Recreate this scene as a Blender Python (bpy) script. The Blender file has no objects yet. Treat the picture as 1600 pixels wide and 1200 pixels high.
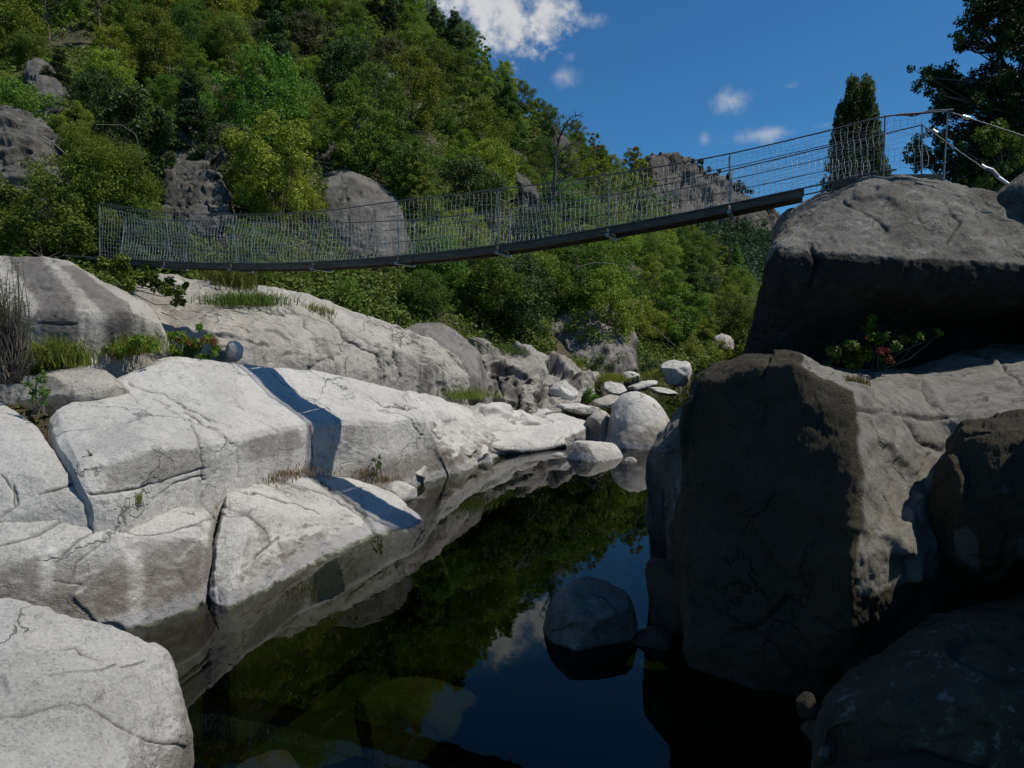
import bpy, bmesh, math, random
import numpy as np
from mathutils import Vector, Matrix

rng = np.random.default_rng(7)
random.seed(7)
scene = bpy.context.scene
COL = scene.collection

# ------------------------------------------------------------------ camera frame
F = 1100.0
CAM = np.array([0.0, 0.0, 4.0])
PITCH = math.atan(85 / F)
CP, SP = math.cos(PITCH), math.sin(PITCH)
SUN = np.array([0.653, -0.06, 1.0])


def D(u, v, d):
    """point seen at photo pixel (u, v) that stands d metres in front of the camera"""
    x = (u - 800) / F
    y = (600 - v) / F
    r = np.array([x, CP + y * SP, y * CP - SP])
    return CAM + r * (d / r[1])


def WP(u, v, d):
    """left bank point: the higher it stands the closer it is than the first survey d"""
    z = D(u, v, d)[2]
    return D(u, v, d * float(np.interp(z, [0, 2, 3.3, 4.6], [1, 0.955, 0.925, 0.9])))


def G(u, v, z):
    x = (u - 800) / F
    y = (600 - v) / F
    r = np.array([x, CP + y * SP, y * CP - SP])
    return CAM + r * ((z - 4.0) / r[2])


def px(P):
    q = P - CAM
    f = q[..., 1] * CP - q[..., 2] * SP
    up = q[..., 1] * SP + q[..., 2] * CP
    return 800 + F * q[..., 0] / f, 600 - F * up / f


# ------------------------------------------------------------------ noise (numpy)
def _h(ix, iy, iz, s):
    n = (ix.astype(np.uint32) * np.uint32(374761393) + iy.astype(np.uint32) * np.uint32(668265263)
         + iz.astype(np.uint32) * np.uint32(2147483647) + np.uint32((s * 974711 + 12345) & 0xffffffff))
    n = (n ^ (n >> np.uint32(13))) * np.uint32(1274126177)
    n = (n ^ (n >> np.uint32(15))) * np.uint32(2246822519)
    n = n ^ (n >> np.uint32(16))
    return n.astype(np.float64) / 4294967295.0


def vnoise(p, s=0):
    i = np.floor(p).astype(np.int64)
    f = p - i
    w = f * f * f * (f * (f * 6 - 15) + 10)
    i = i.astype(np.int64) & 0xffffffff
    r = 0
    for dx in (0, 1):
        for dy in (0, 1):
            for dz in (0, 1):
                ww = (w[..., 0] if dx else 1 - w[..., 0]) * (w[..., 1] if dy else 1 - w[..., 1]) * (w[..., 2] if dz else 1 - w[..., 2])
                r = r + ww * _h((i[..., 0] + dx) & 0xffffffff, (i[..., 1] + dy) & 0xffffffff, (i[..., 2] + dz) & 0xffffffff, s)
    return r * 2 - 1


_R = np.array([[0.36, 0.48, -0.8], [-0.8, 0.6, 0.0], [0.48, 0.64, 0.6]])


def fbm(p, octv=4, s=0, gain=0.5, ridge=False):
    a, t, tot = 1.0, 0.0, 0.0
    q = p @ _R
    for k in range(octv):
        n = vnoise(q, s + k * 17)
        if ridge:
            n = 1 - 2 * np.abs(n)
        t = t + a * n
        tot += a
        a *= gain
        q = (q * 2.03) @ _R + 13.7
    return t / tot


def voro(p, s=0):
    """returns F2-F1 and a random tilt per cell dotted with the offset"""
    i = np.floor(p).astype(np.int64)
    f1 = np.full(p.shape[:-1], 9.0)
    f2 = np.full(p.shape[:-1], 9.0)
    tilt = np.zeros(p.shape[:-1])
    for dx in (-1, 0, 1):
        for dy in (-1, 0, 1):
            for dz in (-1, 0, 1):
                c = i + np.array([dx, dy, dz])
                m = c & 0xffffffff
                a = [_h(m[..., 0], m[..., 1], m[..., 2], s + k) for k in range(6)]
                o = c + np.stack(a[:3], -1) - p
                dist = np.sqrt((o ** 2).sum(-1))
                tl = ((np.stack(a[3:], -1) - 0.5) * o).sum(-1) + (a[3] - 0.5) * 0.5
                near = dist < f1
                f2 = np.where(near, f1, np.minimum(f2, dist))
                tilt = np.where(near, tl, tilt)
                f1 = np.where(near, dist, f1)
    return f2 - f1, tilt


# ------------------------------------------------------------------ objects
def link(o, parent=None):
    COL.objects.link(o)
    if parent is not None:
        o.parent = parent
    return o


def mesh_from(name, V, faces, mat=None, smooth=True, attrs=None):
    V = np.asarray(V, dtype=np.float32).reshape(-1, 3)
    faces = np.asarray(faces, dtype=np.int32)
    n, k = faces.shape
    me = bpy.data.meshes.new(name)
    me.vertices.add(len(V))
    me.vertices.foreach_set('co', V.ravel())
    me.loops.add(n * k)
    me.loops.foreach_set('vertex_index', faces.ravel())
    me.polygons.add(n)
    me.polygons.foreach_set('loop_start', np.arange(0, n * k, k, dtype=np.int32))
    me.polygons.foreach_set('loop_total', np.full(n, k, dtype=np.int32))
    me.polygons.foreach_set('use_smooth', np.full(n, smooth, dtype=bool))
    me.update(calc_edges=True)
    me.validate()
    if attrs:
        for key, val in attrs.items():
            a = me.attributes.new(key, 'FLOAT', 'POINT')
            a.data.foreach_set('value', np.asarray(val, dtype=np.float32).ravel())
    if mat:
        me.materials.append(mat)
    return me


def tag(o, label=None, cat=None, group=None, kind=None):
    if label:
        o['label'] = label
    if cat:
        o['category'] = cat
    if group:
        o['group'] = group
    if kind:
        o['kind'] = kind
    return o


def obj(name, me, parent=None):
    return link(bpy.data.objects.new(name, me), parent)


def empty(name, loc, label, cat, group=None):
    o = bpy.data.objects.new(name, None)
    o.empty_display_size = 0.2
    o.location = loc
    link(o)
    return tag(o, label, cat, group)


class MB:
    """collects tubes and boxes (quads) for one mesh"""
    def __init__(s):
        s.V, s.Fc, s.n = [], [], 0

    def add(s, V, Fc):
        V = np.asarray(V, float)
        s.V.append(V)
        s.Fc.append(np.asarray(Fc) + s.n)
        s.n += len(V)

    def tube(s, pts, r, sides=6, r1=None):
        pts = np.asarray(pts, float)
        n = len(pts)
        t = np.gradient(pts, axis=0)
        t /= np.linalg.norm(t, axis=1, keepdims=True) + 1e-9
        ref = np.array([0.13, 0.21, 0.97]) if abs(t[0][2]) < 0.85 else np.array([0.97, 0.21, 0.1])
        a = np.cross(t, ref)
        a /= np.linalg.norm(a, axis=1, keepdims=True) + 1e-9
        b = np.cross(t, a)
        rr = np.linspace(r, r if r1 is None else r1, n)[:, None, None]
        ang = np.linspace(0, 2 * math.pi, sides, endpoint=False)
        ring = pts[:, None, :] + rr * (np.cos(ang)[None, :, None] * a[:, None, :] + np.sin(ang)[None, :, None] * b[:, None, :])
        V = ring.reshape(-1, 3)
        Fc = []
        for i in range(n - 1):
            for k in range(sides):
                Fc.append((i * sides + k, i * sides + (k + 1) % sides, (i + 1) * sides + (k + 1) % sides, (i + 1) * sides + k))
        s.add(V, Fc)

    def hexa(s, a, b):
        """box between two quads a and b (4 points each)"""
        V = list(a) + list(b)
        s.add(V, [(3, 2, 1, 0), (4, 5, 6, 7), (0, 1, 5, 4), (1, 2, 6, 5), (2, 3, 7, 6), (3, 0, 4, 7)])

    def mesh(s, name, mat, smooth=True):
        return mesh_from(name, np.concatenate(s.V), np.concatenate(s.Fc), mat, smooth)


# ------------------------------------------------------------------ materials
def newmat(name):
    m = bpy.data.materials.new(name)
    m.use_nodes = True
    nt = m.node_tree
    nt.nodes.clear()
    return m, nt


def N(nt, typ, **kw):
    n = nt.nodes.new(typ)
    for k, v in kw.items():
        if k == 'ins':
            for a, b in v.items():
                if hasattr(b, 'is_output') or isinstance(b, bpy.types.NodeSocket):
                    nt.links.new(b, n.inputs[a])
                else:
                    n.inputs[a].default_value = b
        else:
            setattr(n, k, v)
    return n


def noise(nt, vec, scale, detail=4, rough=0.55, dist=0.0):
    return N(nt, 'ShaderNodeTexNoise', ins={'Vector': vec, 'Scale': scale, 'Detail': detail, 'Roughness': rough, 'Distortion': dist}).outputs['Fac']


def ramp(nt, fac, a, b, va=0.0, vb=1.0):
    return N(nt, 'ShaderNodeMapRange', interpolation_type='SMOOTHSTEP', ins={0: fac, 1: a, 2: b, 3: va, 4: vb}).outputs[0]


def mix(nt, fac, a, b, mode='MIX'):
    n = nt.nodes.new('ShaderNodeMix')
    n.data_type = 'RGBA'
    n.blend_type = mode
    for sock, val in ((n.inputs[0], fac), (n.inputs[6], a), (n.inputs[7], b)):
        if isinstance(val, bpy.types.NodeSocket):
            nt.links.new(val, sock)
        elif isinstance(val, (int, float)):
            sock.default_value = val
        else:
            sock.default_value = (*val, 1)
    return n.outputs[2]


def math_(nt, op, a, b=0.0):
    n = N(nt, 'ShaderNodeMath', operation=op, ins={0: a, 1: b})
    return n.outputs[0]


def rock_mat(name, base, dark, stain=(0.09, 0.075, 0.065), lichen=(0.42, 0.42, 0.38), tone=0.5, lich_amt=0.25,
             water=False, streak=0.0, scale=1.0, bump=0.95, band_amt=0.6, crack_scale=0.55, brown_amt=0.62, pale_col=None, stain_shade_amt=0.7):
    m, nt = newmat(name)
    geo = N(nt, 'ShaderNodeNewGeometry')
    pos = geo.outputs['Position']
    big = noise(nt, pos, 0.9 * scale, 7, 0.62, 0.3)
    med = noise(nt, pos, 5.0 * scale, 6, 0.65, 0.2)
    fine = noise(nt, pos, 38 * scale, 4, 0.7)
    speck = N(nt, 'ShaderNodeTexVoronoi', ins={'Vector': pos, 'Scale': 70 * scale}).outputs['Color']
    sp = N(nt, 'ShaderNodeSeparateColor', ins={0: speck}).outputs[0]
    c = mix(nt, ramp(nt, big, 0.38, 0.66), base, dark)
    c = mix(nt, ramp(nt, med, 0.5, 0.74, 0, tone), c, tuple(x * 0.45 for x in dark))
    c = mix(nt, ramp(nt, fine, 0.35, 0.7, 0.0, 0.5), c, tuple(min(1, x * 1.25) for x in base))
    c = mix(nt, math_(nt, 'MULTIPLY', ramp(nt, sp, 0.78, 0.92, 0.0, 0.45), ramp(nt, med, 0.4, 0.6, 0.25, 1.0)), c, tuple(x * 0.3 for x in dark))
    fine2 = noise(nt, pos, 24 * scale, 6, 0.75, 0.3)
    c = mix(nt, ramp(nt, fine2, 0.48, 0.68, 0.0, 0.45), c, tuple(x * 0.55 for x in dark))
    pits = noise(nt, pos, 17 * scale, 5, 0.7, 0.4)
    c = mix(nt, ramp(nt, pits, 0.60, 0.70, 0.0, 0.55), c, tuple(x * 0.5 for x in dark))
    # lichen / pale crust blotches
    li = noise(nt, pos, 2.6 * scale, 9, 0.72, 0.12)
    c = mix(nt, ramp(nt, li, 0.56, 0.64, 0, lich_amt), c, lichen)
    if streak > 0:   # vertical run-off staining on steep faces
        mp = N(nt, 'ShaderNodeMapping', ins={'Vector': pos, 'Scale': (2.2, 2.2, 0.16)}).outputs[0]
        st = noise(nt, mp, 1.0 * scale, 5, 0.6, 0.2)
        nz = N(nt, 'ShaderNodeSeparateXYZ', ins={0: geo.outputs['Normal']}).outputs[2]
        steep = ramp(nt, nz, 0.85, 0.35)
        f = math_(nt, 'MULTIPLY', ramp(nt, st, 0.47, 0.62, 0, streak), steep)
        c = mix(nt, f, c, stain)
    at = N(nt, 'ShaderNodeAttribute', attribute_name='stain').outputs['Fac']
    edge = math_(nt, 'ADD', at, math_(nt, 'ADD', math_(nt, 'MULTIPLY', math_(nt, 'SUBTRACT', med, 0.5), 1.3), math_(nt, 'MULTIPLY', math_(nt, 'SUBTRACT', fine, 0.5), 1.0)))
    c = mix(nt, math_(nt, 'MULTIPLY', math_(nt, 'MULTIPLY', ramp(nt, edge, 0.15, 1.0), ramp(nt, at, 0.0, 0.4)), stain_shade_amt), c, stain)
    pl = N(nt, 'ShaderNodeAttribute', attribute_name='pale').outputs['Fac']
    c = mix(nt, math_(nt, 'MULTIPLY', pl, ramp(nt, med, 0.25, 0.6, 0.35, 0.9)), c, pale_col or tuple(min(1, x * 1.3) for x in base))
    cr = N(nt, 'ShaderNodeAttribute', attribute_name='crack').outputs['Fac']
    c = mix(nt, math_(nt, 'MULTIPLY', cr, 0.85), c, (0.05, 0.042, 0.032))
    # natural joints: thin dark fracture lines that break off and wander
    wv = N(nt, 'ShaderNodeTexNoise', ins={'Vector': pos, 'Scale': 1.3 * scale, 'Detail': 5, 'Roughness': 0.6}).outputs['Color']
    wp = N(nt, 'ShaderNodeVectorMath', operation='MULTIPLY_ADD', ins={0: wv, 1: (1.1 / scale, 1.1 / scale, 0.9 / scale), 2: pos}).outputs[0]
    ve = N(nt, 'ShaderNodeTexVoronoi', feature='DISTANCE_TO_EDGE', ins={'Vector': wp, 'Scale': crack_scale * scale}).outputs['Distance']
    line = math_(nt, 'MULTIPLY', ramp(nt, ve, 0.012, 0.002), ramp(nt, noise(nt, pos, 0.8 * scale, 3, 0.6), 0.46, 0.6))
    ve2 = N(nt, 'ShaderNodeTexVoronoi', feature='DISTANCE_TO_EDGE', ins={'Vector': wp, 'Scale': crack_scale * 3.1 * scale}).outputs['Distance']
    line2 = math_(nt, 'MULTIPLY', ramp(nt, ve2, 0.02, 0.003), ramp(nt, noise(nt, pos, 1.1 * scale, 4, 0.6), 0.53, 0.66))
    line = math_(nt, 'MAXIMUM', line, math_(nt, 'MULTIPLY', line2, 0.7))
    c = mix(nt, math_(nt, 'MULTIPLY', line, 0.75), c, tuple(x * 0.28 for x in dark))
    if water:
        z = N(nt, 'ShaderNodeSeparateXYZ', ins={0: pos}).outputs[2]
        zz = math_(nt, 'ADD', z, math_(nt, 'MULTIPLY', math_(nt, 'SUBTRACT', med, 0.5), 0.35))
        nz = N(nt, 'ShaderNodeSeparateXYZ', ins={0: geo.outputs['Normal']}).outputs[2]
        steep = ramp(nt, nz, 0.8, 0.35)
        brown = math_(nt, 'MULTIPLY', math_(nt, 'MULTIPLY', ramp(nt, zz, 0.12, 0.3), ramp(nt, zz, 1.1, 0.5)), steep)
        c = mix(nt, math_(nt, 'MULTIPLY', brown, brown_amt), c, (0.15, 0.115, 0.085))
        band = math_(nt, 'MULTIPLY', ramp(nt, zz, 0.20, 0.13), 1.0)
        c = mix(nt, math_(nt, 'MULTIPLY', band, band_amt), c, (0.36, 0.35, 0.36))
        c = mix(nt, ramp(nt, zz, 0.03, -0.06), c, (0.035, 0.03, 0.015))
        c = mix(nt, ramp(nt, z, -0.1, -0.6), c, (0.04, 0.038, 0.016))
    h = math_(nt, 'ADD', math_(nt, 'MULTIPLY', noise(nt, pos, 9 * scale, 10, 0.78), 1.3), math_(nt, 'SUBTRACT', math_(nt, 'MULTIPLY', sp, 0.07), math_(nt, 'MULTIPLY', line, 0.5)))
    bmp = N(nt, 'ShaderNodeBump', ins={'Strength': bump, 'Distance': 0.06 / scale, 'Height': h}).outputs[0]
    b = N(nt, 'ShaderNodeBsdfPrincipled', ins={'Base Color': c, 'Roughness': 0.88, 'Normal': bmp, 'Specular IOR Level': 0.25})
    o = N(nt, 'ShaderNodeOutputMaterial', ins={0: b.outputs[0]})
    return m


def leaf_mat(name, a, b, trans=0.35, var=0.12):
    m, nt = newmat(name)
    geo = N(nt, 'ShaderNodeNewGeometry')
    ri = geo.outputs['Random Per Island']
    oi = N(nt, 'ShaderNodeObjectInfo').outputs['Random']
    c = mix(nt, ri, a, b)
    hs = N(nt, 'ShaderNodeHueSaturation', ins={'Color': c,
           'Hue': ramp(nt, oi, 0, 1, 0.5 - var * 0.25, 0.5 + var * 0.2),
           'Value': ramp(nt, math_(nt, 'FRACT', math_(nt, 'MULTIPLY', oi, 7.31)), 0, 1, 1 - var * 2.4, 1 + var * 2.4)})
    c = hs.outputs[0]
    d = N(nt, 'ShaderNodeBsdfPrincipled', ins={'Base Color': c, 'Roughness': 0.55, 'Specular IOR Level': 0.25})
    t = N(nt, 'ShaderNodeBsdfTranslucent', ins={'Color': c})
    s = N(nt, 'ShaderNodeMixShader', ins={0: trans, 1: d.outputs[0], 2: t.outputs[0]})
    N(nt, 'ShaderNodeOutputMaterial', ins={0: s.outputs[0]})
    return m


def plain_mat(name, col, rough=0.7, metal=0.0, var=0.3, scale=6.0, stretch=(1, 1, 1)):
    m, nt = newmat(name)
    geo = N(nt, 'ShaderNodeNewGeometry')
    mp = N(nt, 'ShaderNodeMapping', ins={'Vector': geo.outputs['Position'], 'Scale': stretch}).outputs[0]
    n = noise(nt, mp, scale, 6, 0.65)
    c = mix(nt, ramp(nt, n, 0.3, 0.7), tuple(x * (1 - var) for x in col), tuple(x * (1 + var) for x in col))
    bmp = N(nt, 'ShaderNodeBump', ins={'Strength': 0.4, 'Distance': 0.02, 'Height': n}).outputs[0]
    b = N(nt, 'ShaderNodeBsdfPrincipled', ins={'Base Color': c, 'Roughness': rough, 'Metallic': metal, 'Normal': bmp})
    N(nt, 'ShaderNodeOutputMaterial', ins={0: b.outputs[0]})
    return m


M = {}
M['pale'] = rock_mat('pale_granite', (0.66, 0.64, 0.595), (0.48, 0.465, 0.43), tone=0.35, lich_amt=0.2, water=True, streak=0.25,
                     stain=(0.17, 0.15, 0.13), lichen=(0.6, 0.6, 0.56), stain_shade_amt=0.5)
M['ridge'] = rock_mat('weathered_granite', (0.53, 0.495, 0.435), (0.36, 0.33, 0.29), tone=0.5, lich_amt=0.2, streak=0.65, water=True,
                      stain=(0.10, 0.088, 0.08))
M['grey'] = rock_mat('stained_granite', (0.26, 0.24, 0.22), (0.15, 0.135, 0.125), tone=0.6, lich_amt=0.3, streak=0.9,
                     stain=(0.075, 0.065, 0.06), lichen=(0.38, 0.37, 0.33))
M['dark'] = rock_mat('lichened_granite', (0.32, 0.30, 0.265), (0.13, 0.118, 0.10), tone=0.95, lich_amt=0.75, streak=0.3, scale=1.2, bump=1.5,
                     stain=(0.022, 0.018, 0.015), lichen=(0.44, 0.43, 0.38), water=True, band_amt=0.1, stain_shade_amt=0.9)
M['shade'] = rock_mat('shade_tinted_granite', (0.07, 0.059, 0.039), (0.04, 0.033, 0.021), tone=0.6, lich_amt=0.15, streak=0.0,
                      stain=(0.21, 0.205, 0.185), lichen=(0.15, 0.15, 0.125), water=True, band_amt=0.05, brown_amt=0.2, pale_col=(0.32, 0.303, 0.265))  # rock colour darkened with its shade; the pale colour is its sunlit part
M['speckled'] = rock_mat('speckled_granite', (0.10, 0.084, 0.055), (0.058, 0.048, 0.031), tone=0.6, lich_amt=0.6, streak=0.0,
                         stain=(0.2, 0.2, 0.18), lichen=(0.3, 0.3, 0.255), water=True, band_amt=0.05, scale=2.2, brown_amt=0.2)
M['step'] = rock_mat('streaked_granite', (0.40, 0.375, 0.335), (0.24, 0.22, 0.195), tone=0.7, lich_amt=0.2, streak=0.95, water=True,
                     stain=(0.055, 0.047, 0.042), band_amt=0.3)
M['cliff'] = rock_mat('hill_rock', (0.155, 0.147, 0.132), (0.07, 0.065, 0.058), tone=0.6, lich_amt=0.5, streak=0.8,
                      stain=(0.04, 0.035, 0.032), lichen=(0.33, 0.31, 0.26), scale=0.8, bump=1.0, crack_scale=0.4)
M['crag'] = rock_mat('crag_rock', (0.165, 0.148, 0.128), (0.085, 0.078, 0.07), tone=0.6, lich_amt=0.3, streak=0.7,
                     stain=(0.06, 0.055, 0.055), lichen=(0.30, 0.22, 0.15), scale=0.1)

# ------------------------------------------------------------------ rocks
def upsample(Vg, k, axis):
    n = Vg.shape[axis]
    t = np.linspace(0, n - 1, (n - 1) * k + 1)
    i = np.minimum(t.astype(int), n - 2)
    f = t - i
    sh = [1, 1, 1]
    sh[axis] = -1
    f = f.reshape(sh)
    return np.take(Vg, i, axis) * (1 - f) + np.take(Vg, i + 1, axis) * f


def smooth_grid(Vg, it):
    for _ in range(it):
        W = Vg.copy()
        W[1:-1, 1:-1] = 0.5 * Vg[1:-1, 1:-1] + 0.125 * (Vg[:-2, 1:-1] + Vg[2:, 1:-1] + Vg[1:-1, :-2] + Vg[1:-1, 2:])
        Vg = W
    return Vg


def grid_normals(Vg):
    r = np.gradient(Vg, axis=0)
    c = np.gradient(Vg, axis=1)
    n = np.cross(r, c)
    return n / (np.linalg.norm(n, axis=-1, keepdims=True) + 1e-9)


def seg_dist(U, Vv, poly):
    best = np.full(U.shape, 1e9)
    for (x0, y0), (x1, y1) in zip(poly[:-1], poly[1:]):
        dx, dy = x1 - x0, y1 - y0
        L = dx * dx + dy * dy + 1e-9
        t = np.clip(((U - x0) * dx + (Vv - y0) * dy) / L, 0, 1)
        best = np.minimum(best, np.hypot(U - x0 - t * dx, Vv - y0 - t * dy))
    return best


def in_poly(U, Vv, poly):
    ins = np.zeros(U.shape, bool)
    n = len(poly)
    for i in range(n):
        x0, y0 = poly[i]
        x1, y1 = poly[(i + 1) % n]
        c = ((y0 > Vv) != (y1 > Vv)) & (U < (x1 - x0) * (Vv - y0) / ((y1 - y0) if y1 != y0 else 1e-9) + x0)
        ins ^= c
    return ins


def rock(name, label, mat, rows, skirt, k=14, sm=5, amp=0.05, freq=1.0, fine=0.012, facet=0.0, ffreq=1.2, joints=0.0, small=0.03, cracks=(), stain_shade_polys=(),
         pales=(), seed=0, cat='rock', group=None, aniso=(1, 1, 1), blur=12, pt=None, ds=1.0):
    """rows: pixel/depth control grid from the back of the rock to its front.
    skirt: (back, front, left, right), each (dx, dy, z) or None: hidden sides that carry the rock down to the ground"""
    pt = pt or D
    C = np.array([[pt(p[0], p[1], p[2] * ds) for p in r] for r in rows])
    b, f, l, r = skirt

    def drop(P, s):
        Q = P + np.array([s[0], s[1], 0.0])
        Q[..., 2] = np.minimum(s[2], Q[..., 2] - 0.05)
        return Q
    if b:
        C = np.concatenate([drop(C[:1], b), C], 0)
    if f:
        C = np.concatenate([C, drop(C[-1:], f)], 0)
    if l:
        C = np.concatenate([drop(C[:, :1], l), C], 1)
    if r:
        C = np.concatenate([C, drop(C[:, -1:], r)], 1)
    Vg = upsample(upsample(C, 4, 0), 4, 1)
    Vg = smooth_grid(Vg, sm)
    kk = max(1, int(round(k / 4)))
    Vg = upsample(upsample(Vg, kk, 0), kk, 1)
    Vg = smooth_grid(Vg, 4)
    Nn = grid_normals(Vg)
    An = np.array(aniso)
    q = Vg * An
    dsp = amp * fbm(q * freq, 4, seed) + 0.3 * amp * fbm(q * freq * 3.3, 5, seed + 5, 0.6)
    def soft(A):
        for _ in range(2):
            B = A.copy()
            B[1:-1, 1:-1] = 0.25 * A[1:-1, 1:-1] + 0.125 * (A[:-2, 1:-1] + A[2:, 1:-1] + A[1:-1, :-2] + A[1:-1, 2:]) + 0.0625 * (A[:-2, :-2] + A[2:, :-2] + A[:-2, 2:] + A[2:, 2:])
            A = B
        return A
    if facet:
        gap, tl = voro(q * ffreq + 0.35 * fbm(q * 2, 2, seed + 9)[..., None], seed + 3)
        dsp = dsp + facet * soft(tl)
        if joints:
            dsp = dsp - joints * np.exp(-(gap / 0.05) ** 2)
    if small:
        gap, tl = voro(q * ffreq * 3.7 + 0.3 * fbm(q * 5, 2, seed + 19)[..., None], seed + 13)
        msk = np.clip(fbm(q * 0.9, 3, seed + 15) * 4 + 0.3, 0, 1)
        dsp = dsp + small * msk * soft(tl)
    dsp = dsp + fine * fbm(Vg * 9, 5, seed + 11, 0.65)
    U, Vv = px(Vg)
    crack = np.zeros(U.shape)
    wob = 5.0 * fbm(Vg * 3, 4, seed + 21, 0.6)
    for item in cracks:
        poly, w, dep = item
        dd = seg_dist(U + wob, Vv + wob[::-1] if False else Vv - wob, poly)
        w = w * 0.62
        brk = np.clip(0.75 + 0.9 * fbm(Vg * 2.3, 3, seed + 31), 0.15, 1.1)
        g = np.exp(-(dd / w) ** 1.4) * brk
        dsp = dsp - dep * g
        crack = np.maximum(crack, np.exp(-(dd / (w * 0.7)) ** 2) * brk)
    stain = np.zeros(U.shape)
    for poly in stain_shade_polys:
        stain[in_poly(U + wob * 2, Vv + wob, poly)] = 1
    pale = np.zeros(U.shape)
    for poly in pales:
        pale[in_poly(U + wob * 2, Vv + wob, poly)] = 1
    for _ in range(blur):
        for A in (stain, pale):
            A[1:-1, 1:-1] = 0.25 * (A[:-2, 1:-1] + A[2:, 1:-1] + A[1:-1, :-2] + A[1:-1, 2:])
    Vg = Vg + Nn * dsp[..., None]
    R, Cc = Vg.shape[:2]
    idx = np.arange(R * Cc).reshape(R, Cc)
    fc = np.stack([idx[:-1, :-1], idx[1:, :-1], idx[1:, 1:], idx[:-1, 1:]], -1).reshape(-1, 4)
    me = mesh_from(name, Vg, fc, M[mat], True, {'crack': crack, 'stain': stain, 'pale': pale})
    return tag(obj(name, me), label, cat, group)


def boulder(name, label, mat, c, rad, seed=0, rotz=0.0, amp=0.08, cuts=7, cutd=(0.72, 0.95), freq=1.2, fine=0.01, sub=6, flat=None, group=None, cat='boulder', tilt=0.0):
    bm = bmesh.new()
    bmesh.ops.create_icosphere(bm, subdivisions=sub, radius=1.0)
    V = np.array([v.co[:] for v in bm.verts])
    fc = np.array([[v.index for v in f_.verts] for f_ in bm.faces])
    bm.free()
    rg = np.random.default_rng(seed + 100)
    for _ in range(cuts):
        n = rg.normal(size=3)
        n[2] = n[2] * 0.7
        n /= np.linalg.norm(n)
        h = rg.uniform(*cutd)
        s = V @ n
        over = np.maximum(0, s - h + 0.04)
        V = V - n * (over * 0.9)[:, None]
    rad = np.array(rad)
    P = V * rad
    P = P @ np.array(Matrix.Rotation(tilt, 3, 'Y')).T @ np.array(Matrix.Rotation(rotz, 3, 'Z')).T
    nn = P / np.linalg.norm(P, axis=1, keepdims=True)
    s0 = float(rad.mean())
    q = P / s0
    P = P + nn * (amp * s0 * fbm(q * freq + seed * 3.1, 5, seed) + amp * 0.35 * s0 * fbm(q * freq * 3 + seed, 5, seed + 7, 0.6))[:, None]
    P = P + nn * (fine * fbm((P + c) * 9, 3, seed + 3))[:, None]
    P = P + np.asarray(c)
    me = mesh_from(name, P, fc, M[mat], True, {'crack': np.zeros(len(P)), 'stain': np.zeros(len(P)), 'pale': np.zeros(len(P))})
    return tag(obj(name, me), label, cat, group)


# --- left bank -------------------------------------------------------------
rock('foreground_boulder', 'huge pale grey boulder filling the bottom left corner of the photo', 'pale', [
    [(-150, 890, 6.3), (0, 903, 6.2), (110, 948, 6.3), (215, 975, 6.45), (268, 1035, 6.5)],
    [(-150, 960, 5.6), (0, 960, 5.6), (120, 1000, 5.75), (230, 1040, 5.9), (300, 1095, 6.0)],
    [(-150, 1060, 4.9), (0, 1060, 4.9), (130, 1090, 5.1), (240, 1120, 5.35), (303, 1140, 5.75)],
    [(-150, 1180, 4.2), (0, 1180, 4.2), (130, 1190, 4.5), (230, 1200, 4.9), (287, 1190, 5.6)],
    [(-150, 1350, 3.5), (0, 1350, 3.5), (130, 1350, 3.8), (210, 1330, 4.3), (258, 1255, 5.4)]],
    ((0, 0.5, -1.5), (0, -0.3, -1.5), (-1.5, 0, 0.3), (-0.25, 0.1, -1.5)), k=56, sm=3, amp=0.09, freq=1.1, fine=0.016, facet=0.1, ffreq=1.1, seed=1,
    cracks=[([(150, 945), (205, 985), (250, 1000)], 3, 0.02), ([(60, 1010), (120, 1005), (160, 1035)], 3, 0.025), ([(0, 1120), (110, 1100), (220, 1145), (285, 1170)], 3, 0.03),
            ([(70, 1065), (160, 1050), (225, 1035)], 2.5, -0.012)], cat='boulder')

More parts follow.
